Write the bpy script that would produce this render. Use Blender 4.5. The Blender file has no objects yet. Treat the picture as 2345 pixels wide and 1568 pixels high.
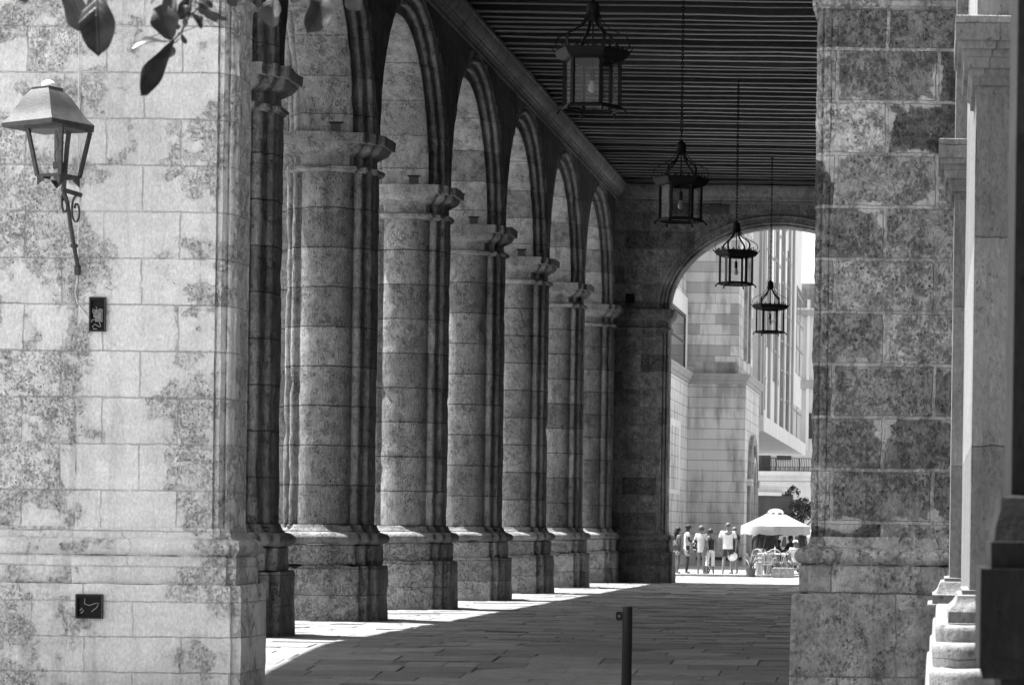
import bpy, bmesh, math, random
from mathutils import Vector, Matrix, noise
random.seed(7)
C = bpy.context.scene.collection
SC = bpy.context.scene
PI = math.pi
R = math.radians
# ------------------------------------------------------------------ camera, sky, sun, exposure
EYE = 1.65
FPX = 6048.0            # focal length in pixels of the 2345 px wide survey of the photograph
ROLL = 0.0137
cd = bpy.data.cameras.new('camera')
cam = bpy.data.objects.new('camera', cd)
C.objects.link(cam)
SC.camera = cam
cd.sensor_width = 36
cd.lens = 36 * FPX / 2345.0
cd.shift_x = -(2138 - 1172.5) / 2345.0
cd.shift_y = (1218 - 784) / 2345.0
cd.clip_start = 0.2
cd.clip_end = 2000
cd.dof.use_dof = True
cd.dof.focus_distance = 40
cd.dof.aperture_fstop = 6.3
cam.matrix_world = Matrix.Translation((0, 0, EYE)) @ Matrix.Rotation(R(90), 4, 'X') @ Matrix.Rotation(ROLL, 4, 'Z')

SUN_DIR = Vector((0.37, -0.10, -1.0)).normalized()     # direction the light travels
w = bpy.data.worlds.new('World')
SC.world = w
w.use_nodes = True
nt = w.node_tree
nt.nodes.clear()
sky = nt.nodes.new('ShaderNodeTexSky')
sky.sky_type = 'NISHITA'
sky.sun_disc = False
sky.sun_elevation = math.asin(-SUN_DIR.z)
sky.sun_rotation = math.atan2(-SUN_DIR.x, -SUN_DIR.y)
sky.dust_density = 2.0
bw = nt.nodes.new('ShaderNodeRGBToBW')                   # the photograph is black and white
bg = nt.nodes.new('ShaderNodeBackground')
bg.inputs['Strength'].default_value = 0.095
ow = nt.nodes.new('ShaderNodeOutputWorld')
nt.links.new(sky.outputs[0], bw.inputs[0])
nt.links.new(bw.outputs[0], bg.inputs['Color'])
nt.links.new(bg.outputs[0], ow.inputs[0])
sd = bpy.data.lights.new('sun', 'SUN')
sd.energy = 5.0
sd.angle = R(0.5)
sun = bpy.data.objects.new('sun', sd)
C.objects.link(sun)
sun.rotation_euler = SUN_DIR.to_track_quat('-Z', 'Y').to_euler()
SC.view_settings.view_transform = 'Standard'
SC.view_settings.look = 'None'
SC.view_settings.exposure = 2.3
SC.view_settings.gamma = 1.0
SC.view_settings.use_curve_mapping = False
SC.cycles.max_bounces = 10
SC.cycles.diffuse_bounces = 6
SC.cycles.transparent_max_bounces = 24

def at(x, y, Y):
    """survey point (pixel of the 2345 px survey) at distance Y -> world X, Z"""
    dx = x - 2138; dy = y - 1218
    return (dx + dy * ROLL) * Y / FPX, EYE - (dy - dx * ROLL) * Y / FPX

# ------------------------------------------------------------------ mesh helpers
class MB:
    def __init__(s):
        s.v = []; s.f = []; s.m = []
        s.cm = 0
    def vert(s, p): s.v.append(tuple(p)); return len(s.v) - 1
    def face(s, idx): s.f.append(tuple(idx)); s.m.append(s.cm)
    def box(s, a, b, rot=None, org=None):
        x0, y0, z0 = a; x1, y1, z1 = b
        ps = [(x0,y0,z0),(x1,y0,z0),(x1,y1,z0),(x0,y1,z0),(x0,y0,z1),(x1,y0,z1),(x1,y1,z1),(x0,y1,z1)]
        if rot is not None:
            o = Vector(org or (0,0,0)); ps = [tuple(o + rot @ (Vector(p) - o)) for p in ps]
        n = len(s.v); s.v += ps
        for q in ((0,3,2,1),(4,5,6,7),(0,1,5,4),(1,2,6,5),(2,3,7,6),(3,0,4,7)):
            s.face([n + i for i in q])
    def grid(s, rows, close_u=False, close_v=False):
        """rows: list of lists of points"""
        n = len(s.v); nu = len(rows[0]); nv = len(rows)
        assert all(len(r) == nu for r in rows), 'uneven rows'
        for r in rows: s.v += [tuple(p) for p in r]
        for j in range(nv if close_v else nv - 1):
            j2 = (j + 1) % nv
            for i in range(nu if close_u else nu - 1):
                i2 = (i + 1) % nu
                s.face((n + j*nu + i, n + j*nu + i2, n + j2*nu + i2, n + j2*nu + i))
        return n
    def loft(s, loops, cap0=True, cap1=True):
        n = s.grid(loops, close_u=True); k = len(loops[0])
        if cap0: s.face([n + i for i in reversed(range(k))])
        if cap1: s.face([n + (len(loops)-1)*k + i for i in range(k)])
    def tube(s, pts, rad, seg=8, cap=True, closed=False):
        pts = [Vector(p) for p in pts]; n = len(pts); loops = []
        up = None
        for i, p in enumerate(pts):
            if closed: t = pts[(i+1) % n] - pts[i-1]
            else: t = pts[min(i+1, n-1)] - pts[max(i-1, 0)]
            if t.length < 1e-9: t = Vector((0,0,1))
            t.normalize()
            if up is None:
                a = Vector((0,0,1)) if abs(t.z) < .9 else Vector((1,0,0))
                up = (a - t * a.dot(t)).normalized()
            else:
                u2 = up - t * up.dot(t)
                up = u2.normalized() if u2.length > 1e-6 else up
            sd_ = t.cross(up)
            r = rad[i] if isinstance(rad, (list, tuple)) else rad
            loops.append([p + (up*math.cos(2*PI*k/seg) + sd_*math.sin(2*PI*k/seg)) * r for k in range(seg)])
        if closed: s.grid(loops, close_u=True, close_v=True)
        else: s.loft(loops, cap, cap)
    def bar(s, pts, w, t, wdir=None):
        """flat strap along pts; w width along wdir, t thickness"""
        pts = [Vector(p) for p in pts]; n = len(pts); loops = []
        for i, p in enumerate(pts):
            tg = (pts[min(i+1, n-1)] - pts[max(i-1, 0)]).normalized()
            wd = Vector(wdir) if wdir is not None else Vector((0,0,1)).cross(tg)
            wd = (wd - tg * wd.dot(tg)).normalized()
            nn = tg.cross(wd)
            loops.append([p + wd*w/2 + nn*t/2, p - wd*w/2 + nn*t/2, p - wd*w/2 - nn*t/2, p + wd*w/2 - nn*t/2])
        s.loft(loops)
    def lathe(s, prof, seg=16, c=(0,0,0), cap=True, sc=(1,1), ph=0):
        loops = [[(c[0] + r*sc[0]*math.cos(ph+2*PI*k/seg), c[1] + r*sc[1]*math.sin(ph+2*PI*k/seg), c[2] + z) for k in range(seg)] for r, z in prof]
        s.loft(loops, cap, cap)
    def prism(s, poly, z0, z1):
        s.loft([[(x, y, z0) for x, y in poly], [(x, y, z1) for x, y in poly]])
    def extr_y(s, poly, y0, y1, n=1):
        s.loft([[(x, y0 + (y1-y0)*i/n, z) for x, z in poly] for i in range(n+1)])
    def extr_x(s, poly, x0, x1, n=1):
        s.loft([[(x0 + (x1-x0)*i/n, y, z) for y, z in poly] for i in range(n+1)])
    def sphere(s, c, r, seg=12, rings=8, sc=(1,1,1)):
        prof = [(math.sin(PI*i/rings)*r, -math.cos(PI*i/rings)*r*sc[2]) for i in range(rings+1)]
        prof[0] = (r*.02, prof[0][1]); prof[-1] = (r*.02, prof[-1][1])
        s.lathe(prof, seg, c, True, (sc[0], sc[1]))
    def build(s, name, mats, parent=None, loc=None, smooth=35, jit=None, off=None):
        """off: world origin the given coordinates are measured against (mesh stored relative to it)"""
        me = bpy.data.meshes.new(name)
        o3 = Vector(off) if off is not None else Vector((0,0,0))
        me.from_pydata([tuple(Vector(p) - o3) for p in s.v], [], s.f)
        if not isinstance(mats, (list, tuple)): mats = [mats]
        for m in mats: me.materials.append(m)
        me.polygons.foreach_set('material_index', s.m)
        bm = bmesh.new(); bm.from_mesh(me)
        bmesh.ops.remove_doubles(bm, verts=bm.verts, dist=1e-5)
        bmesh.ops.recalc_face_normals(bm, faces=bm.faces)
        if jit:
            bm.normal_update()
            for v in bm.verts:
                q = v.co + o3
                d = 0
                for amp, sc_ in jit:
                    if sc_ < 0: d -= amp * max(0, noise.noise(q * -sc_) - .32)      # knocks and lost chips
                    else: d += amp * noise.noise(q * sc_)
                v.co += v.normal * d
        bm.to_mesh(me); bm.free()
        if smooth:
            me.shade_smooth()
            me.set_sharp_from_angle(angle=R(smooth))
        o = bpy.data.objects.new(name, me)
        C.objects.link(o)
        if parent is not None: o.parent = parent
        if loc is not None: o.location = loc
        return o

def tag(o, label=None, cat=None, group=None, kind=None):
    if label: o['label'] = label
    if cat: o['category'] = cat
    if group: o['group'] = group
    if kind: o['kind'] = kind
    return o
def thing(name, loc, label, cat, group=None, rz=0):
    o = bpy.data.objects.new(name, None)
    o.empty_display_size = .3
    C.objects.link(o)
    o.location = loc; o.rotation_euler = (0, 0, rz)
    return tag(o, label, cat, group)
def copy_tree(o, parent=None):
    c = o.copy(); C.objects.link(c)
    if parent is not None: c.parent = parent
    for ch in list(o.children): copy_tree(ch, c)
    return c

# ------------------------------------------------------------------ materials (all neutral: black and white photograph)
def g(v): return (v, v, v, 1)
class NT:
    def __init__(s, name):
        s.mat = bpy.data.materials.new(name); s.mat.use_nodes = True
        s.t = s.mat.node_tree; s.n = s.t.nodes; s.n.clear()
        s.out = s.n.new('ShaderNodeOutputMaterial')
        s.b = s.n.new('ShaderNodeBsdfPrincipled')
        s.t.links.new(s.b.outputs[0], s.out.inputs[0])
    def link(s, a, b): s.t.links.new(a, b)
    def put(s, sock, v):
        if isinstance(v, bpy.types.NodeSocket): s.link(v, sock)
        elif sock.type == 'RGBA': sock.default_value = g(v) if not isinstance(v, tuple) else v
        else: sock.default_value = v
    def math(s, op, a, b=0.0, c=None, clamp=False):
        m = s.n.new('ShaderNodeMath'); m.operation = op; m.use_clamp = clamp
        s.put(m.inputs[0], a); s.put(m.inputs[1], b)
        if c is not None: s.put(m.inputs[2], c)
        return m.outputs[0]
    def mixf(s, f, a, b):
        m = s.n.new('ShaderNodeMix'); m.data_type = 'FLOAT'
        s.put(m.inputs[0], f); s.put(m.inputs[2], a); s.put(m.inputs[3], b)
        return m.outputs[0]
    def ramp(s, f, a, b, lo=0.0, hi=1.0):
        m = s.n.new('ShaderNodeMapRange'); m.interpolation_type = 'SMOOTHSTEP'
        s.put(m.inputs['Value'], f)
        m.inputs['From Min'].default_value = a; m.inputs['From Max'].default_value = b
        m.inputs['To Min'].default_value = lo; m.inputs['To Max'].default_value = hi
        return m.outputs['Result']
    def coord(s):
        return s.n.new('ShaderNodeTexCoord').outputs['Object']
    def vscale(s, v, sc):
        m = s.n.new('ShaderNodeVectorMath'); m.operation = 'MULTIPLY'
        s.put(m.inputs[0], v); m.inputs[1].default_value = sc
        return m.outputs[0]
    def vadd(s, v, sc):
        m = s.n.new('ShaderNodeVectorMath'); m.operation = 'ADD'
        s.put(m.inputs[0], v); s.put(m.inputs[1], sc)
        return m.outputs[0]
    def noise(s, v, scale, detail=5, rough=.6, dist=0.0):
        m = s.n.new('ShaderNodeTexNoise')
        s.put(m.inputs['Vector'], v)
        m.inputs['Scale'].default_value = scale; m.inputs['Detail'].default_value = detail
        m.inputs['Roughness'].default_value = rough; m.inputs['Distortion'].default_value = dist
        return m.outputs[0]
    def voro(s, v, scale, feature='F1'):
        m = s.n.new('ShaderNodeTexVoronoi'); m.feature = feature
        s.put(m.inputs['Vector'], v); m.inputs['Scale'].default_value = scale
        return m
    def sep(s, v):
        m = s.n.new('ShaderNodeSeparateXYZ'); s.put(m.inputs[0], v); return m.outputs
    def comb(s, x, y, z):
        m = s.n.new('ShaderNodeCombineXYZ')
        s.put(m.inputs[0], x); s.put(m.inputs[1], y); s.put(m.inputs[2], z); return m.outputs[0]
    def brick(s, v, bwid, rowh, mortar, c1=0.0, c2=1.0, smooth=.1, off=.5):
        m = s.n.new('ShaderNodeTexBrick'); m.offset = off
        s.put(m.inputs['Vector'], v)
        m.inputs['Color1'].default_value = g(c1); m.inputs['Color2'].default_value = g(c2)
        m.inputs['Mortar'].default_value = g((c1+c2)/2)
        m.inputs['Scale'].default_value = 1.0
        m.inputs['Mortar Size'].default_value = mortar; m.inputs['Mortar Smooth'].default_value = smooth
        m.inputs['Bias'].default_value = 0; m.inputs['Brick Width'].default_value = bwid
        m.inputs['Row Height'].default_value = rowh
        return m.outputs['Color'], m.outputs['Fac']
    def bump(s, h, strength=1.0, dist=.01):
        m = s.n.new('ShaderNodeBump'); m.inputs['Strength'].default_value = strength
        m.inputs['Distance'].default_value = dist
        s.put(m.inputs['Height'], h); s.link(m.outputs[0], s.b.inputs['Normal'])
    def done(s, col, rough=.8, spec=.3, metal=0.0):
        s.put(s.b.inputs['Base Color'], col); s.put(s.b.inputs['Roughness'], rough)
        s.b.inputs['Specular IOR Level'].default_value = spec
        s.b.inputs['Metallic'].default_value = metal
        return s.mat

def stone(name, base, course=.67, blockw=50.0, plaster=None, pl_col=.5, pit=.6, var=.3, mort=.012, mort_col=None,
          bumpd=.02, stain=.3, zoff=0.0, pscale=1.0, mwob=.03, grain=1.0, blockvar=.5, rowbump=.8, jp=0.0, edge=.02, chisel=.25, cover=.5, soft=.5, keepj=.0, orand=.0, band=None):
    """weathered shell limestone: block courses, eroded pits, crisp-edged plaster remains, run-off streaks"""
    k = NT(name)
    c = k.coord()
    x, y, z = k.sep(c)
    wob = k.noise(c, 2.3, 3, .6)
    wob2 = k.noise(k.vadd(c, (7, 3, 1)), 9, 4, .65)
    off = k.math('MULTIPLY', k.math('SUBTRACT', wob, .5), mwob * 2)
    off2 = k.math('MULTIPLY', k.math('SUBTRACT', wob2, .5), mwob)
    bx = k.math('ADD', k.math('ADD', x, y), k.math('ADD', off, off2))
    bz = k.math('ADD', k.math('ADD', z, zoff), k.math('ADD', off2, k.math('MULTIPLY', off, .5)))
    oi = k.n.new('ShaderNodeObjectInfo').outputs['Random']
    if orand: bx = k.math('ADD', bx, k.math('MULTIPLY', oi, 1000.0))      # every pier its own run of drums
    bv = k.comb(bx, bz, 0.0)
    tone, joint = k.brick(bv, blockw, course, mort, smooth=.3)
    big = k.noise(c, .6, 4, .6)
    mid = k.noise(k.vadd(c, (3, 1, 9)), 5.0, 7, .72, .2)
    fine = k.noise(k.vscale(k.vadd(c, (1, 5, 2)), (1, 1, .6)), 34 * grain, 4, .75)
    chis = k.noise(k.vscale(k.vadd(c, (6, 2, 3)), (1, 1, .16)), 40 * grain, 3, .7)           # tooling marks and run-off
    er = k.math('ADD', k.math('MULTIPLY', k.noise(k.vscale(k.vadd(c, (11, 2, 4)), (1, 1, .8)), 30 * grain, 5, .74), .5), k.math('MULTIPLY', k.noise(k.vadd(c, (1, 12, 4)), 8 * grain, 9, .80), .5))   # crumbling surface
    vo = k.voro(k.vadd(c, (2, 6, 1)), 30 * grain)
    rnd = k.sep(vo.outputs['Color'])[0]
    rad = k.math('ADD', .02, k.math('MULTIPLY', k.math('POWER', rnd, 4.0), .46))
    pits = k.math('MULTIPLY', k.math('SUBTRACT', rad, vo.outputs['Distance']), 8.0, clamp=True)
    streak = k.noise(k.vscale(c, (3.2, 3.2, .22)), 1.0, 6, .68)
    patch = k.noise(k.vadd(c, (5, 5, 5)), 1.1 * pscale, 9, .64)
    pm = 1.0
    if plaster is not None:
        ex = k.math('ADD', k.math('MULTIPLY', k.math('SUBTRACT', tone, .5), .16), patch)
        if band:      # strip of the wall that was plastered over from top to bottom
            bd = k.math('SUBTRACT', 1.0, k.math('DIVIDE', k.math('ABSOLUTE', k.math('SUBTRACT', k.math('ADD', x, k.math('MULTIPLY', k.math('SUBTRACT', wob, .5), .5)), band[0])), band[1]), clamp=True)
            ex = k.math('SUBTRACT', ex, k.math('MULTIPLY', bd, band[2]))
        if jp:
            t2, edg = k.brick(bv, blockw, course, .15, smooth=1.0)
            ex = k.math('ADD', ex, k.math('MULTIPLY', k.math('SUBTRACT', .35, edg), jp))
        pm = k.math('ADD', k.math('MULTIPLY', k.ramp(ex, plaster - edge, plaster + edge), 1 - soft), k.math('MULTIPLY', k.ramp(ex, plaster - .13, plaster + .13), soft))                                       # 1 = bare stone
    cl = k.ramp(k.noise(k.vadd(c, (9, 9, 3)), 3.4, 7, .74), .60 - cover*.4, .72 - cover*.2)
    cav = k.math('MULTIPLY', k.ramp(er, .32, .54, 1.0, 0.0), k.math('ADD', .12, k.math('MULTIPLY', cl, .88)))
    cav = k.math('ADD', cav, k.math('MULTIPLY', pits, k.math('ADD', .25, k.math('MULTIPLY', cl, .6))), clamp=True)
    if plaster is not None:
        cav = k.math('MULTIPLY', cav, k.math('ADD', .10, k.math('MULTIPLY', pm, .90)))
    v = k.math('MULTIPLY', base, k.ramp(mid, .25, .75, 1 - var*.8, 1 + var*.8))
    v = k.math('MULTIPLY', v, k.mixf(tone, 1 - .55 * blockvar, 1 + .35 * blockvar))
    if plaster is not None:
        pv = k.math('MULTIPLY', pl_col, k.ramp(mid, .25, .75, .90, 1.08))
        v = k.mixf(pm, pv, v)
        # thin broken edge of the plaster
        rim = k.math('MULTIPLY', k.ramp(pm, .02, .35), k.ramp(pm, .5, .98, 1.0, 0.0))
        v = k.math('MULTIPLY', v, k.mixf(rim, 1.0, .82))
    v = k.math('MULTIPLY', v, k.ramp(big, .3, .7, 1 - var * .5, 1 + var * .4))
    v = k.math('MULTIPLY', v, k.ramp(fine, .25, .75, .80, 1.18))
    v = k.math('MULTIPLY', v, k.ramp(chis, .3, .7, 1 - chisel, 1 + chisel * .7))
    v = k.math('MULTIPLY', v, k.mixf(cav, 1.0, 1 - pit))
    v = k.math('MULTIPLY', v, k.ramp(streak, .48, .70, 1.0, 1 - stain))
    v = k.math('MULTIPLY', v, k.mixf(oi, 1 - orand, 1 + orand))
    gone = k.ramp(k.noise(k.vadd(c, (8, 8, 1)), 2.2, 4, .65), .36, .50)
    if mort_col is not None:
        jf = k.math('MULTIPLY', joint, k.math('ADD', keepj, k.math('MULTIPLY', gone, 1 - keepj)))
        v = k.mixf(jf, v, k.math('MULTIPLY', mort_col, k.ramp(fine, .2, .8, .8, 1.15)))
    else:
        v = k.math('MULTIPLY', v, k.mixf(k.math('MULTIPLY', joint, k.math('ADD', .5, k.math('MULTIPLY', gone, .5))), 1.0, .42))
    h = k.math('MULTIPLY', fine, .45)
    h = k.math('ADD', h, k.math('MULTIPLY', chis, chisel))
    h = k.math('ADD', h, k.math('MULTIPLY', mid, .8))
    h = k.math('SUBTRACT', h, k.math('MULTIPLY', cav, 1.0))
    if plaster is not None:
        h = k.math('MULTIPLY', h, k.math('ADD', .35, k.math('MULTIPLY', pm, .65)))
        h = k.math('SUBTRACT', h, k.math('MULTIPLY', pm, .7))
    h = k.math('SUBTRACT', h, k.math('MULTIPLY', joint, rowbump))
    k.bump(h, 1.0, bumpd)
    return k.done(v, .9, .12)

def plain(name, col, rough=.6, spec=.4, metal=0.0, var=.15, scale=6.0, bumpd=0.0, streak=0.0):
    k = NT(name)
    c = k.coord()
    n = k.noise(c, scale, 5, .6)
    v = k.math('MULTIPLY', col, k.ramp(n, .25, .75, 1 - var, 1 + var))
    if streak:
        v = k.math('MULTIPLY', v, k.ramp(k.noise(k.vscale(c, (2.5, 2.5, .25)), 1.0, 5, .65), .42, .72, 1.0, 1 - streak))
    if bumpd: k.bump(k.noise(c, scale * 4, 5, .65), 1.0, bumpd)
    return k.done(v, rough, spec, metal)

def glass(name, clear=.82, dirt=.12, tint=.85):
    """thin old lantern glass: mostly see-through, a little reflection, dusty film and scratches"""
    k = NT(name); k.n.remove(k.b)
    tr = k.n.new('ShaderNodeBsdfTransparent'); tr.inputs[0].default_value = g(tint)
    gl = k.n.new('ShaderNodeBsdfGlossy'); gl.inputs['Roughness'].default_value = .05; gl.inputs[0].default_value = g(.9)
    df = k.n.new('ShaderNodeBsdfDiffuse'); df.inputs[0].default_value = g(.55)
    c = k.coord()
    m1 = k.n.new('ShaderNodeMixShader'); m1.inputs[0].default_value = 1 - clear
    k.link(tr.outputs[0], m1.inputs[1]); k.link(gl.outputs[0], m1.inputs[2])
    f = k.math('MULTIPLY', k.ramp(k.noise(c, 9, 6, .7, 1.0), .45, .75), dirt * 2.2, clamp=True)
    f = k.math('ADD', f, dirt * .4)
    m2 = k.n.new('ShaderNodeMixShader'); k.link(f, m2.inputs[0])
    k.link(m1.outputs[0], m2.inputs[1]); k.link(df.outputs[0], m2.inputs[2])
    k.link(m2.outputs[0], k.out.inputs[0])
    return k.mat

M = {}
M['pier'] = stone('pier_limestone', .20, course=.67, zoff=.37, pit=.6, var=.35, stain=.4, bumpd=.035, mort=.012, rowbump=1.3, grain=1.0, blockvar=.55, chisel=.22, cover=.4, orand=.14)
M['moulding'] = stone('moulding_limestone', .21, course=2.9, pit=.5, var=.35, stain=.35, bumpd=.025, mort=.006, grain=1.1, chisel=.15, cover=.4, orand=.14)
M['plinth'] = stone('plinth_limestone', .30, course=.45, zoff=.0, pit=.72, var=.3, stain=.25, bumpd=.04, mort=.006, grain=1.0, chisel=.1, cover=.65, orand=.12)
M['arch'] = stone('arch_limestone', .215, course=.62, zoff=.1, pit=.5, var=.35, stain=.45, bumpd=.03, mort=.007, grain=1.0, blockvar=.6, chisel=.15, cover=.4)
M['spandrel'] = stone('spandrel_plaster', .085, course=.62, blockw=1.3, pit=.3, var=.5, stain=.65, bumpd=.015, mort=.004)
M['endwall'] = stone('end_wall_blocks', .20, course=.53, blockw=1.05, pit=.5, var=.35, stain=.35, bumpd=.04, mort=.009, mort_col=.21, blockvar=.8, cover=.6)
M['facewall'] = stone('front_wall_blocks', .50, course=.53, blockw=.86, zoff=.12, plaster=.475, pl_col=.54, pit=.66, var=.22, stain=.18, bumpd=.035, mort=.009, mort_col=.36, pscale=1.4, grain=1.0, blockvar=.35, chisel=.05, cover=.66, soft=.45, band=(1.28, .62, .19))
M['rightwall'] = stone('right_wall_blocks', .30, course=.60, blockw=1.15, zoff=.05, plaster=.365, pl_col=.36, pit=.72, var=.4, stain=.35, bumpd=.07, mort=.024, mort_col=.36, pscale=1.6, grain=.8, blockvar=1.35, jp=.12, chisel=.05, cover=.6, soft=.5, keepj=.8)
M['sidewall'] = stone('side_wall_render', .185, course=1.45, blockw=9, pit=.3, var=.18, stain=.4, bumpd=.02, mort=.005, grain=1.0, chisel=.12, cover=.12)
M['shadestone'] = stone('shadowed_pier_stone', .016, course=1.9, blockw=9, pit=.2, var=.25, stain=.3, bumpd=.006, mort=.002)  # the pier's shade is put into this near-black base colour
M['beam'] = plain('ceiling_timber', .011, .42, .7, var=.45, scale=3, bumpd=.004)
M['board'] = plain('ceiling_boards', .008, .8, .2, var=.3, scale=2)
M['iron'] = plain('black_iron', .006, .65, .12, .0, .3, 20, .002)
M['rust'] = plain('worn_grey_iron', .04, .6, .25, .0, .4, 18, .003)
M['tin'] = plain('weathered_tin', .042, .55, .3, .0, .3, 9, .004, .4)
M['white'] = plain('white_paint', .75, .5, .4, var=.06)
M['bulb'] = plain('opal_bulb_glass', .28, .2, .5, var=.02)
M['glass'] = glass('lantern_glass', .985, .012)
M['glass_clean'] = glass('clear_lantern_glass', .985, .005, .97)
M['black'] = plain('black_plastic', .006, .6, .15)
M['cable'] = plain('pale_cable', .55, .6, .3)
M['wire'] = plain('dusty_wire', .20, .6, .3, var=.3)
# ------------------------------------------------------------------ setting
def sheet(name, x0, x1, y0, y1, z, mat, nx=1, ny=1):
    b = MB()
    b.grid([[(x0 + (x1-x0)*i/nx, y0 + (y1-y0)*j/ny, z) for i in range(nx+1)] for j in range(ny+1)])
    o = b.build(name, mat, smooth=0)
    if o.data.polygons[0].normal.z < 0: o.data.flip_normals()
    return tag(o, kind='structure')

def paving(name, base, bwid, rowh, rot=0.0):
    k = NT(name)
    c = k.coord()
    x, y, z = k.sep(c)
    w1 = k.noise(c, .8, 3, .6); w2 = k.noise(k.vadd(c, (4, 9, 2)), 2.6, 3, .6)
    ox = k.math('ADD', k.math('MULTIPLY', k.math('SUBTRACT', w1, .5), .35), k.math('MULTIPLY', k.math('SUBTRACT', w2, .5), .08))
    bv = k.comb(k.math('ADD', x, k.math('MULTIPLY', ox, 1.6)), k.math('ADD', y, ox), 0.0)
    tone, joint = k.brick(bv, bwid, rowh, .028, smooth=.5)
    big = k.noise(c, .35, 4, .6); mid = k.noise(k.vscale(c, (1, 1.6, 1)), 2.2, 6, .68, .5); fine = k.noise(k.vscale(c, (1, 1.8, 1)), 16, 6, .78)
    chip = k.noise(k.vadd(c, (2, 2, 7)), 1.4, 2, .5)
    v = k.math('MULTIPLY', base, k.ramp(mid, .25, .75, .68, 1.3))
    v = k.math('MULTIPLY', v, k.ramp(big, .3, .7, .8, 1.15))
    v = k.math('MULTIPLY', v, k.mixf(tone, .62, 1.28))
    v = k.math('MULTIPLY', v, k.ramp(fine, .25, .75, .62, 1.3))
    js = k.math('MULTIPLY', joint, k.ramp(chip, .38, .52))
    v = k.math('MULTIPLY', v, k.mixf(js, 1.0, .4))
    h = k.math('ADD', k.math('MULTIPLY', mid, 1.0), k.math('MULTIPLY', fine, .7))
    h = k.math('SUBTRACT', h, k.math('MULTIPLY', joint, .8))
    h = k.math('ADD', h, k.math('MULTIPLY', tone, .3))
    k.bump(h, 1.0, .06)
    return k.done(v, .62, .35)
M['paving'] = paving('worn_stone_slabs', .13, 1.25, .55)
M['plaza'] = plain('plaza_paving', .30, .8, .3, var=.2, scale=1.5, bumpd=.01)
M['street'] = plain('street_paving', .24, .8, .3, var=.25, scale=1.2, bumpd=.01)
M['kerbstone'] = plain('kerbstone', .30, .8, .3, var=.25, scale=3, bumpd=.01)
gd = MB()
gx = [-300, -60, -20, -11.95, 12.05, 30, 300]; gy = [-120, 10] + [14 + i for i in range(29)] + [60, 92, 140, 500]
def ground_z(y):
    t = min(1, max(0, (36.5 - y)/5.5)); t = t*t*(3 - 2*t)
    return -.27*t - .03*max(0, min(17, 31 - y)) - .006
gd.grid([[(x, y, ground_z(y) - (.02 if -12 < x < 12.1 else 0)) for x in gx] for y in gy])
go = gd.build('ground', M['plaza'], smooth=60)
if go.data.polygons[0].normal.z < 0: go.data.flip_normals()
tag(go, kind='structure')
def floor_z(y):                       # the walk dips towards its near end
    t = min(1, max(0, (36.5 - y)/5.5)); t = t*t*(3 - 2*t)
    return -.27*t - .03*max(0, 31 - y)
fl = MB()
ys = [14 + i*.5 for i in range(56)] + [42 + i*2.5 for i in range(21)]
fl.grid([[(-11.9 + 24*i/24, y, floor_z(y)) for i in range(25)] for y in ys])
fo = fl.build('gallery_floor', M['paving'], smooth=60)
if fo.data.polygons[0].normal.z < 0: fo.data.flip_normals()
tag(fo, kind='structure')
sheet('street', -60, 60, 92.3, 260, 0.075, M['street'])
M['slab'] = None
def slab_mat():
    k = NT('uneven_paving_slabs')
    c = k.coord()
    at_ = k.n.new('ShaderNodeAttribute'); at_.attribute_name = 'tone'
    tn = at_.outputs['Fac']
    mid = k.noise(k.vscale(c, (1, 1.5, 1)), 3.0, 7, .7, .4)
    fine = k.noise(k.vscale(c, (1, 1.7, 1)), 18, 6, .78)
    v = k.math('MULTIPLY', .17, k.mixf(tn, .74, 1.28))
    v = k.math('MULTIPLY', v, k.ramp(mid, .25, .75, .7, 1.3))
    v = k.math('MULTIPLY', v, k.ramp(fine, .25, .75, .68, 1.25))
    k.bump(k.math('ADD', k.math('MULTIPLY', mid, 1.0), k.math('MULTIPLY', fine, .6)), 1.0, .05)
    return k.done(v, k.mixf(tn, .62, .40), .4)
rs = random.Random(21)
sl = MB(); tones = []
y = 27.0
while y < 91.6:
    d = rs.uniform(.34, .60)
    x = -11.3 + rs.uniform(-.8, 0)
    while x < .6:
        wd = rs.choice((.5, .7, .95, 1.2)) * rs.uniform(.85, 1.2)
        gp = rs.uniform(.002, .007)
        hz = rs.uniform(.004, .018); tx = rs.gauss(0, .008); ty = rs.gauss(0, .012)
        cs_ = [(x + gp + rs.uniform(0, .006), y + gp + rs.uniform(-.012, .012)), (x + wd - gp, y + gp + rs.uniform(-.012, .012)), (x + wd - gp - rs.uniform(0, .006), y + d - gp + rs.uniform(-.008, .008)), (x + gp, y + d - gp + rs.uniform(-.008, .008))]
        n0_ = len(sl.v)
        cxm, cym = x + wd/2, y + d/2
        lo = [(px, py, floor_z(py) - .01) for px, py in cs_]
        hi0 = [(px, py, floor_z(py) + hz - .006 + tx*(px-cxm) + ty*(py-cym)) for px, py in cs_]
        hi = [(cxm + (px-cxm)*.975, cym + (py-cym)*.955, floor_z(py) + hz + tx*(px-cxm) + ty*(py-cym)) for px, py in cs_]
        sl.loft([lo, hi0, hi], False, True)
        tones += [rs.random()] * 9
        x += wd
    y += d
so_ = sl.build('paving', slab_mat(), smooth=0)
at_l = so_.data.attributes.new('tone', 'FLOAT', 'FACE')
if len(tones) == len(so_.data.polygons): at_l.data.foreach_set('value', tones)
tag(so_, kind='structure')
kb = MB()
xk = -40
while xk < 30:
    L = random.uniform(.9, 1.5)
    kb.box((xk, 92.0 + random.uniform(-.015, .015), -.01), (xk + L - .012, 92.31, .082 + random.uniform(-.006, .006)))
    xk += L
tag(kb.build('kerb', M['kerbstone'], smooth=0), kind='structure')

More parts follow.
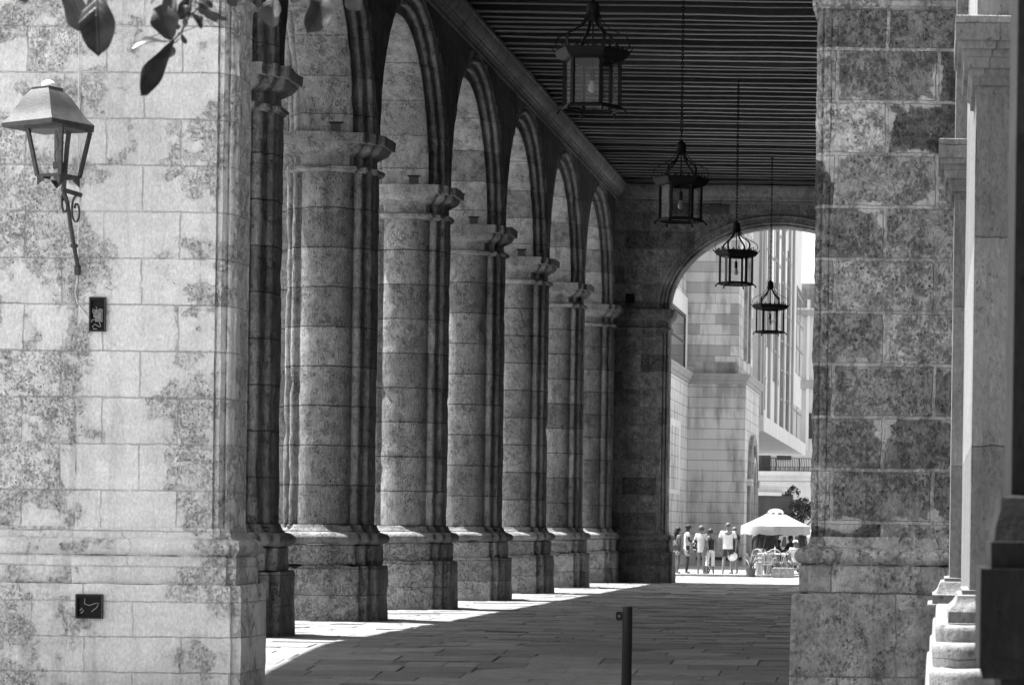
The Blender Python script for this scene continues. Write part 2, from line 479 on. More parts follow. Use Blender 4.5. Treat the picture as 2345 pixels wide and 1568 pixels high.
# ------------------------------------------------------------------ the arcaded palace
PX = -10.37                 # arcade centre line
SP = 6.7                    # bay length
P0 = 31.9                   # centre of the first pier
ZS = 8.25                   # springing
ZC = 12.0                   # ceiling
palace = thing('stone_palace', (PX, 30.15, 0), 'weathered limestone palace with a tall arcade of piers beside a covered walk', 'building')
ORG = Vector((PX, 30.15, 0))

def arc(cu, cv, r, a0, a1, n):
    return [(cu + r*math.cos(R(a0 + (a1-a0)*i/n)), cv + r*math.sin(R(a0 + (a1-a0)*i/n))) for i in range(n+1)]
half = [(.75, 0.0), (.75, .15), (.72, .165)] + arc(.662, .235, .072, -60, 130, 5) + [(.606, .305), (.60, .335)] + arc(.532, .385, .068, -55, 125, 5) + [(.478, .43), (.455, .43)]
nose = [(.45*math.cos(R(t)), .385 + .27*math.sin(R(t))) for t in (8, 22, 38, 54, 72, 90)]
nose_flat = [(.45, .60), (.40, .615), (.2, .615), (0, .615)]
def sym(h):                                                  # inner edge (+u) ... outer edge (-u)
    return h + [(-u, v) for u, v in reversed(h[:-1])] if abs(h[-1][0]) < 1e-6 else h + [(-u, v) for u, v in reversed(h)]
SHAFT_FRONT = sym(half + nose)
ARCH_PROF = sym(half + nose_flat)
SHAFT = SHAFT_FRONT + [(u, -v) for u, v in reversed(SHAFT_FRONT[1:-1])]

def core(o):
    """stepped core of base and capital, offset outward by o (plan u, v with v towards the camera)"""
    q = [(.76+o, .26+o), (.64+o, .26+o), (.64+o, .46+o), (.50+o, .46+o), (.50+o, .60+o)]
    ch = .03
    pts = []
    # chamfered outer corners of the steps
    a = [(.76+o, 0), (.76+o, .26+o-ch), (.76+o-ch, .26+o), (.64+o, .26+o), (.64+o, .46+o-ch), (.64+o-ch, .46+o), (.50+o, .46+o), (.50+o, .60+o-ch), (.50+o-ch, .605+o), (.40, .635+o), (.25, .67+o), (.12, .69+o), (0, .695+o)]
    fr = sym(a)
    return fr + [(u, -v) for u, v in reversed(fr[1:-1])]

def plan_loop(plan, z, cx, cy):
    return [(cx + u, cy - v, z) for u, v in plan]
def finer(plan, d=.12, ref=None):
    out = []
    ref = ref or plan
    for i, p in enumerate(plan):
        q = plan[(i+1) % len(plan)]
        a, c_ = ref[i], ref[(i+1) % len(ref)]
        n = max(1, int(math.hypot(c_[0]-a[0], c_[1]-a[1]) / d))
        for j in range(n): out.append((p[0] + (q[0]-p[0])*j/n, p[1] + (q[1]-p[1])*j/n))
    return out

JIT = [(.012, 1.7), (.010, 6.0), (.006, 17.0), (.10, -3.1)]
def zs(z0, z1, d=.13):
    n = max(1, int((z1-z0)/d)); return [z0 + (z1-z0)*i/n for i in range(n+1)]

def make_pier(yc):
    pr = MB()
    nl = []
    cx, cy = PX, yc
    # shaft is the part itself; plinth, base moulding and capital are its sub-parts
    pl = finer(SHAFT)
    pr.loft([plan_loop(pl, z, cx, cy) for z in zs(1.60, 7.72)])
    pier = pr.build('pier', M['pier'], palace, off=ORG, smooth=40, jit=JIT)
    b = MB()
    def lay(prof):
        return [plan_loop(finer(core(o), .16, core(.1)), z, cx, cy) for z, o in prof]
    b.loft(lay([(-.05, .19), (.2, .185), (.45, .18), (.7, .18), (.93, .175), (.955, .16)]))
    b.loft(lay([(.9553, .10), (1.0, .105), (1.15, .105), (1.285, .105), (1.30, .09)]))
    b.build('plinth', M['plinth'], pier, off=ORG, smooth=40, jit=[(.016, 1.7), (.014, 5.0), (.008, 14.0), (.15, -3.7)])
    b = MB()
    tor = [(1.3003, .08)] + [(1.41 - .105*math.cos(R(t)), .06 + .135*math.sin(R(t))) for t in range(15, 180, 15)] + [(1.52, .05), (1.535, .055), (1.555, .03), (1.60, .012), (1.635, .004)]
    b.loft(lay(tor))
    b.build('base_moulding', M['moulding'], pier, off=ORG, smooth=50, jit=[(.010, 2.0), (.009, 8.0), (.16, -4.5)])
    b = MB()
    cap = [(7.60, .004), (7.625, .02), (7.64, .05), (7.69, .055), (7.71, .03), (7.725, -.05), (7.87, -.05), (7.90, -.01), (7.93, .04), (7.96, .085), (8.0, .115), (8.045, .135), (8.075, .14), (8.08, .20), (8.16, .205), (8.245, .21)]
    b.loft(lay(cap))
    b.build('capital', M['moulding'], pier, off=ORG, smooth=40, jit=[(.014, 2.2), (.012, 8.0), (.005, 20), (.16, -4.1)])
    return pier
# eight piers, each weathered differently
for k_ in range(8): make_pier(P0 + SP*k_)

# arches: one ring per bay
for k_ in range(7):
    yc = P0 + SP*(k_ + .5)
    b = MB()
    prof = finer(ARCH_PROF, .2)
    rows = []
    NA = 44
    for i in range(NA + 1):
        th = PI * i / NA
        rows.append([(PX + u, yc + math.cos(th)*(SP/2 - v), ZS + .0 + math.sin(th)*(SP/2 - v)) for u, v in prof])
    b.grid(rows)
    b.build('arch_ring', M['arch'], palace, off=ORG, smooth=40, jit=JIT)

# flat pilasters on the outer face of the piers
for k_ in range(8):
    yc = P0 + SP*k_
    b = MB()
    b.loft([[(PX - .76, yc + .10, z), (PX - 1.22, yc + .10, z), (PX - 1.22, yc + .75, z), (PX - .76, yc + .75, z)] for z in zs(0, 13, .5)])
    b.build('pilaster', M['pier'], palace, off=ORG, smooth=30, jit=[(.008, 3)])

# unseen balcony slab above the arches, added to cut the sun patches straight
b = MB()
b.box((PX - 2.42, P0 - .4, 12.1), (PX - .74, P0 + SP*7 + .4, 12.3))
b.build('shading_balcony', M['moulding'], palace, off=ORG, smooth=0)
# spandrel wall over the arches
b = MB()
ra = SP/2 - .15
NS = 40
for sx_ in (.75, -.75):
    rows_lo = []; rows_hi = []; rows_mid = []
    for k_ in range(7):
        yc = P0 + SP*(k_ + .5)
        for i in range(NS + 1):
            th = PI * (1 - i/NS)
            yy = yc + ra*math.cos(th); zz = ZS + ra*math.sin(th)
            if i == 0 and k_ == 0: rows_lo.append((PX+sx_, yy-.3, ZS)); rows_hi.append((PX+sx_, yy-.3, 13))
            rows_lo.append((PX+sx_, yy, zz)); rows_hi.append((PX+sx_, yy, 13))
    rows_mid = [(p[0], p[1], (p[2]+11.6)/2) for p in rows_lo]
    r3 = [(p[0], p[1], 11.55) for p in rows_lo]
    b.grid([rows_lo, rows_mid, r3, rows_hi])
b.box((PX-.75, P0-.5, 13.0), (PX+.75, P0+SP*7+.5, 13.1))
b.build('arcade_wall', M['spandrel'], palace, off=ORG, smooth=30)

# cornice along the arcade, under the ceiling
CORN = [(0, 11.46), (.045, 11.47), (.05, 11.52), (.035, 11.55), (.08, 11.58), (.10, 11.62), (.125, 11.63), (.13, 11.67), (.165, 11.69), (.215, 11.75), (.25, 11.83), (.265, 11.90), (.285, 11.905), (.285, ZC-.02), (0, ZC-.02)]
b = MB()
n = 200
loops = []
for i in range(n + 1):
    yy = 31.2 + (79.55 - 31.2)*i/n
    loops.append([(PX + .75 + dx, yy, z) for dx, z in CORN])
b.loft(loops)
b.build('cornice', M['moulding'], palace, off=ORG, smooth=40, jit=[(.018, 1.3), (.012, 5), (.006, 14)])

# end walls: an arched opening between moulded jambs
OX0, OX1, ZE, RV = -8.06, -1.41, 8.22, 2.56
OCX, ORX = (OX0+OX1)/2, (OX1-OX0)/2
def jamb_profile(T, f=.62):
    return [(a*f, d) for a, d in jamb_full(T)]
def jamb_full(T):
    return [(0.0, T), (0.0, T*.6), (0.0, .30), (.006, .24), (.03, .22), (.035, .19)] + \
           [(.085 - .05*math.cos(R(t)), .19 - .075*math.sin(R(t))) for t in (20, 50, 80, 110, 140)] + \
           [(.135, .15), (.14, .12), (.155, .075), (.185, .05), (.19, .035), (.262, .035), (.268, .05), (.285, .05), (.29, 0.0)]
def end_wall(yf, T, x0, x1, mat, mould, broken=False):
    ew = MB()
    n0 = .29*.62
    zt = 13.0
    # flat faces front/back: strips beside and above the opening
    def ell(th, o=0.0): return (OCX + (ORX+o)*math.cos(th), ZE + (RV+o)*math.sin(th))
    NB = 48
    for y, o in ((yf, n0), (yf + T, 0.0)):
        lo = []; hi = []
        xs = [x0] + [ell(PI*(1 - i/NB), o)[0] for i in range(NB+1)] + [x1]
        zl = [1.3] + [ell(PI*(1 - i/NB), o)[1] for i in range(NB+1)] + [1.3]
        pl = [(x, y, ZE) if j in (0, len(xs)-1) else (x, y, z) for j, (x, z) in enumerate(zip(xs, zl))]
        ew.grid([pl, [(p[0], p[1], (p[2]+zt)/2) for p in pl], [(p[0], p[1], zt) for p in pl]])
        nzz = 60
        for xa, xb in ((x0, OX0 - o), (OX1 + o, x1)):
            nx = max(1, int((xb-xa)/.15))
            ew.grid([[(xa + (xb-xa)*i/nx, y, 1.3 + (ZE-1.3)*j/nzz) for i in range(nx+1)] for j in range(nzz+1)])
    o = ew.build('end_wall', mat, palace, off=ORG, smooth=30, jit=[(.010, 2.5), (.010, 9.0)])
    pf = jamb_profile(T)
    for side in (0, 1):
        m = MB()
        rows = []
        for z in zs(1.45, ZE, .1):
            rows.append([((OX0 - a) if side == 0 else (OX1 + a), yf + d*(1 if side == 0 or a == 0 or d > .5 else .45), z) for a, d in pf])
        m.grid(rows)
        m.build('jamb_moulding', mould, o, off=ORG, smooth=35, jit=[(.012, 2.5), (.016, 9.0), (.010, 24)])
    m = MB()
    rows = []
    for i in range(65):
        th = PI*i/64
        rows.append([(OCX + (ORX + a)*math.cos(th), yf + d, ZE + (RV + a)*math.sin(th)) for a, d in pf])
    # raised outer roll of the arch
    m.grid(rows)
    m.build('arch_ring', mould, o, off=ORG, smooth=35, jit=[(.010, 2.5), (.010, 9.0)])
    m = MB()
    rows = []
    for i in range(65):
        th = PI*i/64
        rows.append([(OCX + (ORX + a)*math.cos(th), yf - d, ZE + (RV + a)*math.sin(th)) for a, d in [(.27, -.02), (.28, .03), (.32, .055), (.36, .03), (.37, -.02)]])
    m.grid(rows)
    m.build('hood_mould', mould, o, off=ORG, smooth=35, jit=[(.008, 3)])
    # base courses, imposts
    for side, (xa, xb) in enumerate(((x0, OX0), (OX1, x1))):
        def rect(o_, z):
            l = [(xa if side == 0 else xa - o_, yf - o_), (xb + o_ if side == 0 else xb, yf - o_), (xb + o_ if side == 0 else xb, yf + T + o_), (xa if side == 0 else xa - o_, yf + T + o_)]
            # small stepped re-entrant at the opening corner
            e = .10
            if side == 0:
                l = [l[0], (l[1][0]-e, l[1][1]), (l[1][0]-e, l[1][1]+e*.6), (l[1][0], l[1][1]+e*.6), l[2], l[3]]
            else:
                l = [(l[0][0], l[0][1]+e*.6), (l[0][0]+e, l[0][1]+e*.6), (l[0][0]+e, l[0][1]), l[1], l[2], l[3]]
            ll = [(p, l[(i+1) % len(l)]) for i, p in enumerate(l)]
            out = []
            for p, q in ll:
                nn = max(1, int(math.hypot(q[0]-p[0], q[1]-p[1])/.14))
                out += [(p[0] + (q[0]-p[0])*j/nn, p[1] + (q[1]-p[1])*j/nn, z) for j in range(nn)]
            return out
        def stack(name, prof, mt, j):
            m = MB()
            zz = []
            for (za, oa), (zb, ob) in zip(prof[:-1], prof[1:]):
                nn = max(1, int(abs(zb-za)/.12))
                zz += [(za + (zb-za)*i/nn, oa + (ob-oa)*i/nn) for i in range(nn)]
            zz.append(prof[-1])
            m.loft([rect(o2, z2) for z2, o2 in zz])
            # counts differ between loops only if rect sizes change the step count; keep them equal
            m.build(name, mt, o, off=ORG, smooth=40, jit=j)
        JB = [(.010, 2.2), (.012, 8.0), (.006, 20)]
        rr = rect
        def rect(o_, z, rr=rr):
            base = rr(.1, z)
            # re-derive with fixed counts: move the points of the .1 loop outward by (o_-.1)
            d = o_ - .1
            xm = (xa + xb)/2; ym = yf + T/2
            out = []
            for (x, y, zz_) in base:
                x2, y2 = x, y
                if side == 0 and x > xb - .001 - .02 + .0: x2 = x + d
                elif side == 0 and x > xb - .02: x2 = x + d
                if side == 1 and x < xa + .02: x2 = x - d
                if y < yf + .0 - .02: y2 = y - d
                if y > yf + T + .02: y2 = y + d
                out.append((x2, y2, zz_))
            return out
        bm_ = M['rightwall2'] if (broken and side == 1) else (M['facewall2'] if broken else M['endwall'])
        stack('plinth', [(-.60, .21), (.3, .205), (.6, .20), (.90, .195), (.935, .18)], bm_, JB)
        stack('base_course', [(.9353, .11), (.97, .12), (1.24, .12), (1.262, .10)], bm_, JB)
        tor = [(1.2623, .09)] + [(1.36 - .095*math.cos(R(t)), .075 + .095*math.sin(R(t))) for t in range(15, 180, 18)] + [(1.455, .07), (1.475, .035), (1.52, .015), (1.58, .008)]
        stack('base_moulding', tor, bm_, JB)
        imp = [(7.60, .004), (7.625, .02), (7.64, .05), (7.69, .055), (7.71, .03), (7.725, -.05), (7.87, -.05), (7.90, -.01), (7.93, .04), (7.96, .085), (8.0, .115), (8.045, .135), (8.075, .14), (8.08, .165), (8.16, .17), (8.235, .172)]
        stack('impost', imp, mould if not broken else bm_, JB)
    return o
M['facewall2'] = stone('front_base_blocks', .49, course=.40, blockw=1.1, plaster=.50, pl_col=.52, pit=.6, var=.25, stain=.2, bumpd=.03, mort=.008, mort_col=.38, pscale=1.2, grain=1.0, zoff=.06, blockvar=.35, chisel=.05, cover=.7, soft=.5, band=(1.28, .75, .2))
M['rightwall2'] = stone('right_base_blocks', .30, course=.95, blockw=1.3, plaster=.50, pl_col=.28, pit=.65, var=.4, stain=.3, bumpd=.05, mort=.008, mort_col=.16, pscale=1.2, grain=.8, blockvar=.6, chisel=.06, cover=.45, soft=.8)
YN, YF = 30.15, 79.6
near = end_wall(YN, .78, -9.80, .42, M['facewall'], M['facewall'], True)
far = end_wall(YF, .78, PX - .74, .42, M['endwall'], M['endwall'])
# the right half of the front is the darker, barer masonry
near.data.materials.append(M['rightwall'])
for p in near.data.polygons:
    if p.center.x + PX > OCX: p.material_index = 1
for ch in near.children:
    if ch.name.startswith('jamb_moulding') and sum(v.co.x for v in ch.data.vertices)/len(ch.data.vertices) + PX > OCX:
        ch.data.materials[0] = M['rightwall']
# recessed strip of wall left of the front's pilaster, with its own base
m = MB()
nx = 12; nz = 90
m.grid([[(-11.75 + 2.03*i/nx, YN + .07, 1.2 + 11.8*j/nz) for i in range(nx+1)] for j in range(nz+1)])  # unseen left end lengthened to keep sun off the base
m.grid([[(-9.80, YN + .10*i/2, 1.2 + 11.8*j/nz) for i in range(3)] for j in range(nz+1)])
m.grid([[(-11.75, YN + .07 + .9*i/4, 1.2 + 11.8*j/nz) for i in range(5)] for j in range(nz+1)])
m.build('corner_wall', M['facewall'], palace, off=ORG, smooth=30, jit=[(.010, 2.5), (.010, 9.0)])
m = MB()
for prof in ([(-.60, .21), (.3, .205), (.6, .20), (.90, .195), (.935, .18)], [(.9353, .11), (.97, .12), (1.24, .12), (1.262, .10)],
             [(1.2623, .09)] + [(1.36 - .095*math.cos(R(t)), .075 + .095*math.sin(R(t))) for t in range(15, 180, 18)] + [(1.455, .07), (1.475, .035), (1.52, .015), (1.58, .008)]):
    m.loft([[(-11.75 - o_ + (1.955 + o_)*i/14, YN + .07 - o_, z) for i in range(15)] + [(-9.795, YN + .5, z), (-11.75 - o_, YN + .5, z)] for z, o_ in prof])
m.build('base_course', M['facewall2'], palace, off=ORG, smooth=40, jit=[(.010, 2.2), (.012, 8.0)])
# cornice across the far end wall
m = MB()
n = 50
m.loft([[(-9.62 + (10.0)*i/n, YF - dx, z) for dx, z in CORN] for i in range(n+1)])
m.build('cornice', M['moulding'], palace, off=ORG, smooth=40, jit=[(.014, 1.3), (.010, 5)])
# putlog hole in the end wall, its darkness painted as a black plate
x_, z_ = at(1443, 683, YF)
m = MB()
m.box((x_-.14, YF-.012, z_-.14), (x_+.14, YF+.02, z_+.14))
m.build('vent_hole', M['black'], far, off=ORG, smooth=0)
# inner side wall of the walk and its ceiling
m = MB()
m.box((.12, YN+.9, 0), (.62, YF+.9, 13.1))
m.build('inner_wall', M['endwall'], palace, off=ORG, smooth=0)
m = MB()
m.box((PX-1.3, YN+.1, 13.11), (.62, YF+.85, 13.4))
m.build('roof', M['board'], palace, off=ORG, smooth=0)
M['beam_b'] = plain('ceiling_timber_pale', .024, .4, .7, var=.6, scale=2, bumpd=.006)
M['beam_c'] = plain('ceiling_timber_dark', .010, .5, .5, var=.5, scale=2, bumpd=.006)
m = MB()
ny = 60
yy = YN + .93
while yy < YF:
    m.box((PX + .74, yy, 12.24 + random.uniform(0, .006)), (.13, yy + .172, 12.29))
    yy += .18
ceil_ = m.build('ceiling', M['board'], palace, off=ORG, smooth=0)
yb = YN + 1.2
i = 0
while yb < YF - .2:
    m = MB()
    wv = [random.uniform(-.02, .02) for _ in range(9)]
    hh = random.uniform(-.03, .02); ww = random.uniform(.14, .20)
    loops = []
    for q in range(9):
        xq = PX + .74 + (-PX - .62)*q/8
        yo = yb + wv[q]; zo = ZC + hh + wv[(q*3) % 9]*.6
        c = .014
        loops.append([(xq, yo, zo + c), (xq, yo + c, zo), (xq, yo + ww - c, zo), (xq, yo + ww, zo + c), (xq, yo + ww, 12.25), (xq, yo, 12.25)])
    m.loft(loops)
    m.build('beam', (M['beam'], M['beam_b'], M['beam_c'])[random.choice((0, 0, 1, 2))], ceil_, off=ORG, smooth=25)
    yb += .60 + random.uniform(-.09, .09)
    i += 1
# ------------------------------------------------------------------ hanging lanterns
def hexpt(r, k, z, ph=0): a = ph + PI/3*k; return (r*math.cos(a), r*math.sin(a), z)
def make_hanging_lantern(loc, label, rz, swing=0):
    """six-sided iron lantern: origin at the bottom of the frame"""
    t = thing('hanging_lantern', loc, label, 'lantern', 'hanging iron lanterns', rz)
    RB = .375
    H0, H1 = .09, .70                                   # glass zone
    m = MB()
    for k in range(6):                                  # bottom frame: ring, spreading lip and little feet
        a, b2 = hexpt(RB+.035, k, .07), hexpt(RB+.035, k+1, .07)
        m.tube([a, b2], .017, 6)
        a, b2 = hexpt(RB, k, .10), hexpt(RB, k+1, .10)
        m.tube([a, b2], .014, 6)
        p = Vector(hexpt(RB+.045, k, .07)); q = Vector(hexpt(RB+.09, k, .035))
        m.tube([hexpt(RB-.01, k, .11), p, q], [.014, .016, .012], 6)
        m.lathe([(.004, -.005), (.018, .012), (.02, .025), (.012, .04)], 6, (q.x, q.y, .0))
    m.build('base_frame', M['iron'], t, smooth=40)
    for k in range(6):
        m = MB()
        a = PI/3*k
        rot = Matrix.Rotation(a, 3, 'Z')
        m.box((RB-.022, -.024, .09), (RB+.02, .024, .73), rot, (0,0,0))
        m.build('post', M['iron'], t, smooth=0)
    for k in range(6):
        m = MB()
        a, b2 = Vector(hexpt(RB-.005, k, 0)), Vector(hexpt(RB-.005, k+1, 0))
        d = (b2-a); a2 = a + d*.06; b3 = b2 - d*.06
        nrm = Vector((0,0,1)).cross(d).normalized()*.002
        m.loft([[(a2+nrm)[:2] + (H0+.02,), (b3+nrm)[:2] + (H0+.02,), (b3-nrm)[:2] + (H0+.02,), (a2-nrm)[:2] + (H0+.02,)],
                [(a2+nrm)[:2] + (H1,), (b3+nrm)[:2] + (H1,), (b3-nrm)[:2] + (H1,), (a2-nrm)[:2] + (H1,)]])
        pane = m.build('glass_pane', M['glass'] if loc[1] < 50 else M['glass_clean'], t, smooth=0)
    # canopy: flaring six-sided eaves with pierced cresting
    m = MB()
    prof = [(RB-.03, .69), (RB+.02, .70), (RB+.09, .74), (RB+.135, .80), (RB+.14, .83), (RB+.12, .835), (RB+.06, .80), (RB-.06, .80)]
    m.loft([[hexpt(r, k, z) for k in range(6)] for r, z in prof], False, True)
    for k in range(6):                                  # pointed corners
        m.tube([hexpt(RB+.10, k, .80), hexpt(RB+.15, k, .835), hexpt(RB+.18, k, .89)], [.016, .012, .003], 5)
    m.build('canopy', M['iron'], t, smooth=25)
    m = MB()
    for k in range(6):
        a, b2 = Vector(hexpt(RB+.11, k, .83)), Vector(hexpt(RB+.11, k+1, .83))
        m.tube([a, b2], .009, 5)
        for f in (.25, .5, .75):
            p = a + (b2-a)*f
            h = .09 if f == .5 else .05
            m.tube([p - (b2-a)*.09, p - (b2-a)*.03 + Vector((0,0,h*.35)), p + Vector((0,0,h*.5))], .009, 5)
            m.tube([p + (b2-a)*.09, p + (b2-a)*.03 + Vector((0,0,h*.35)), p + Vector((0,0,h*.5))], .009, 5)
            m.sphere(p + Vector((0,0,h*.8)), .017, 6, 4)
    m.build('cresting', M['iron'], t, smooth=40)
    # onion crown of six straps
    for k in range(6):
        a = PI/3*k
        m = MB()
        pr = [(RB+.075, .82), (RB+.12, .90), (RB+.125, .96), (RB+.09, 1.02), (RB-.02, 1.075), (RB-.14, 1.13), (RB-.22, 1.20), (RB-.275, 1.28), (RB-.30, 1.38), (RB-.315, 1.46)]
        m.bar([(r*math.cos(a), r*math.sin(a), z) for r, z in pr], .042, .012, (-math.sin(a), math.cos(a), 0))
        m.build('crown_strap', M['iron'], t, smooth=40)
    m = MB()
    m.lathe([(.075, 1.26), (.085, 1.36), (.085, 1.44), (.075, 1.475), (.05, 1.50), (.02, 1.52), (.012, 1.545)], 12)
    m.tube([(0,0,.72), (0,0,1.28)], .012, 6)
    m.sphere((0,0,.84), .03, 8, 6)
    m.build('crown_cap', M['iron'], t, smooth=40)
    # socket and bulb
    m = MB()
    m.tube([(0,0,.74), (0,0,.58)], .009, 6)
    m.lathe([(.03, .44), (.034, .46), (.034, .57), (.02, .60)], 10)
    m.build('lamp_socket', M['black'], t, smooth=40)
    m = MB()
    m.lathe([(.006, .285), (.03, .29), (.048, .32), (.05, .345), (.042, .38), (.03, .415), (.028, .445)], 14)
    m.build('bulb', M['bulb'], t, smooth=60)
    # chain up to the ceiling
    ztop = ZC - loc[2] - .02
    m = MB()
    z = 1.535; i = 0
    link = .085
    while z < ztop - .02:
        pts = []
        for q in range(10):
            a = 2*PI*q/10
            u = .022*math.sin(a); wv = (link/2 + .012)*math.cos(a)
            pts.append((u, 0, z + link/2 + wv) if i % 2 == 0 else (0, u, z + link/2 + wv))
        m.tube(pts, .0075, 5, closed=True)
        z += link*.86; i += 1
    m.lathe([(.02, ztop-.02), (.05, ztop-.01), (.055, ztop+.02)], 10)
    m.build('chain', M['iron'], t, smooth=50)
    return t
LX = OCX
zb_ = 7.10
for Y, xs_, ys_, lab, rz in ((35.2, 1355, 262, 'black iron lantern with onion crown nearest the viewer, hanging highest before dark beams', R(-5)),
                             (47.9, 1558, 515, 'second hanging iron lantern, crown against dark beams and body before the far wall', R(8)),
                             (61.0, 1685, 658, 'third hanging iron lantern, silhouetted on a long chain inside the bright far arch', R(12)),
                             (73.6, 1763, 767, 'smallest and lowest hanging iron lantern, in the bright far arch on a chain', R(3))):
    X, Z = at(xs_, ys_, Y)
    make_hanging_lantern((X, Y, Z), lab, rz)

# ------------------------------------------------------------------ spotlights resting on the capitals
for k_ in range(1, 6):
    yc = P0 + SP*k_
    nm = ['', 'nearest', 'second', 'third', 'fourth', 'fifth'][k_]
    lab = 'small floodlight box on the capital of the ' + {1: 'dark pier beside the front wall', 2: 'largest lit pier', 3: 'second lit pier', 4: 'third lit pier', 5: 'fourth lit pier'}[k_]
    t = thing('floodlight', (PX + .16, yc - .56, 8.245), lab, 'floodlight', 'floodlights on the pier capitals')
    m = MB(); m.box((-.085, -.07, .03), (.085, .07, .17)); m.build('housing', M['tin'], t, smooth=0)
    m = MB(); m.box((-.11, -.09, .171), (.12, .09, .20)); m.box((.095, -.02, .0), (.12, .02, .171)); m.build('bracket', M['black'], t, smooth=0)

# ------------------------------------------------------------------ wall lantern on the front
def wall_lantern():
    X, Z = at(134, 405, 29.25)
    t = thing('wall_lantern', (X, 29.25, Z), 'old grey tin wall lantern with tapered glass sides on a scrolled iron bracket', 'lantern')
    px = 29.25/FPX
    ang = R(-22)
    rot = Matrix.Rotation(ang, 3, 'Z')
    def sq(r, z, k): 
        a = PI/4 + PI/2*k + PI
        return rot @ Vector((r*math.sqrt(2)*math.cos(a), r*math.sqrt(2)*math.sin(a), z))
    W0, W1, HB = .165, .245, .59
    tilt = Matrix.Rotation(R(-2.5), 3, 'Y')
    m = MB()
    m.loft([[tilt @ sq(r, z, k) + Vector((-.10, 0, 0)) for k in range(4)] for r, z in ((.36, HB-.03), (.365, HB+.02), (.355, HB+.035), (.30, HB+.10), (.245, HB+.22), (.19, HB+.33), (.125, HB+.42), (.125, HB+.445), (.11, HB+.45))])
    m.build('roof', M['tin'], t, smooth=25); t.scale = (.95, .95, .95)
    m = MB()
    m.lathe([(.085, HB+.45), (.08, HB+.49), (.06, HB+.52), (.02, HB+.535)], 10, (-.13, 0, 0))
    m.build('finial', plain('mortar_lump', .55, .9, .2, var=.25, scale=20, bumpd=.01), t, smooth=50)
    m = MB()
    m.loft([[sq(r, z, k) for k in range(4)] for r, z in ((W1+.01, HB-.05), (W1+.03, HB-.045), (W1+.03, HB-.02), (W1+.0, HB-.015))])
    m.build('top_rail', M['rust'], t, smooth=0)
    m = MB()
    for k in range(4):
        a, b2 = sq(W0, .0, k), sq(W0, .0, (k+1) % 4)
        m.bar([a, b2], .035, .02, (0,0,1))
        c = (a+b2)/2                                # scalloped apron under each side
        d = (b2-a)
        for f0, f1, dp in ((0, .28, .11), (.72, 1, .11)):
            p0, p1 = a + d*f0, a + d*f1
            lo = p0 if f0 == 0 else p1
            n_ = Vector((0,0,1)).cross(d).normalized()*.006
            pts = [p0, p1, (p1 if f0 == 0 else lo) + Vector((0,0,-.04 if f0 == 0 else -dp)), lo + Vector((0,0,-dp)) if f0 == 0 else p0 + Vector((0,0,-.04))]
            m.loft([[p + n_ for p in pts], [p - n_ for p in pts]])
    m.build('frame', M['rust'], t, smooth=0)
    for k in range(4):
        m = MB()
        m.bar([sq(W0, .0, k), sq(W1, HB-.05, k)], .045, .03, rot @ Vector((1, 0, 0)))
        m.build('post', M['rust'], t, smooth=0)
    for k in (0, 1, 2, 3):
        a, b2, c, d = sq(W0-.01, .02, k), sq(W0-.01, .02, (k+1) % 4), sq(W1-.01, HB-.06, (k+1) % 4), sq(W1-.01, HB-.06, k)
        m = MB()
        n_ = (b2-a).cross(d-a).normalized()*.0015
        m.loft([[a+n_, b2+n_, c+n_, d+n_], [a-n_, b2-n_, c-n_, d-n_]])
        m.build('glass_pane', M['glass_clean'], t, smooth=0)
    # lamp inside: arm, socket, ribbed reflector bulb
    m = MB()
    m.tube([(-.05, 0, HB), (-.01, 0, .42), (.02, .0, .22), (.0, 0, .12)], .018, 6)
    m.tube([(.06, 0, .40), (-.02, .02, .36), (-.05, .0, .25), (-.03, 0, .14)], .008, 5)
    m.box((-.055, -.04, .09), (.045, .04, .17))
    m.build('lamp_socket', M['black'], t, smooth=40)
    m = MB()
    m.lathe([(.03, .09), (.045, .05), (.075, .0), (.085, -.02), (.08, -.035)], 16, (-.005, 0, 0))
    m.build('bulb', M['bulb'], t, smooth=20)
    # bracket: stem, clamp, foot on the wall and two scrolls
    m = MB()
    def loc(x, y, Y):
        a, b2 = at(x, y, Y); return Vector((a - X, Y - 29.25, b2 - Z))
    m.bar([loc(163, 270, 29.3), loc(155, 330, 29.32), loc(149, 405, 29.35), loc(146, 438, 29.4)], .05, .025, (1,0,0))
    m.tube([loc(146, 438, 29.4), loc(156, 470, 29.5), loc(163, 520, 29.7), loc(172, 575, 29.9), loc(180, 620, 30.07), loc(182, 632, 30.13)], [.026, .025, .025, .025, .027, .03], 8)
    m.lathe([(.03, -.02), (.045, -.01), (.045, .02), (.03, .03)], 8, loc(172, 572, 29.9))
    m.bar([loc(144, 436, 29.35), loc(190, 450, 29.5)], .05, .03, (0,0,1))
    m.box(loc(176, 642, 30.16) , loc(184, 618, 30.10))
    m.build('bracket', M['rust'], t, smooth=40)
    def scroll(m, cx, cy, Y, w_, h_, Y1):
        pts = []
        for i in range(26):
            a = i/25*2.35*PI + PI*.5
            f = 1 - .62*i/25
            pts.append(loc(cx + w_*f*math.cos(a), cy - h_*f*math.sin(a), Y + (Y1-Y)*i/25))
        m.bar(pts, .04, .014, (0, 1, .0))
    for q in ((150, 468, 29.45, 9, 30, 29.5), (177, 487, 29.75, 12, 36, 29.85)):
        m = MB(); scroll(m, *q); m.build('scroll', M['rust'], t, smooth=40)
wall_lantern()

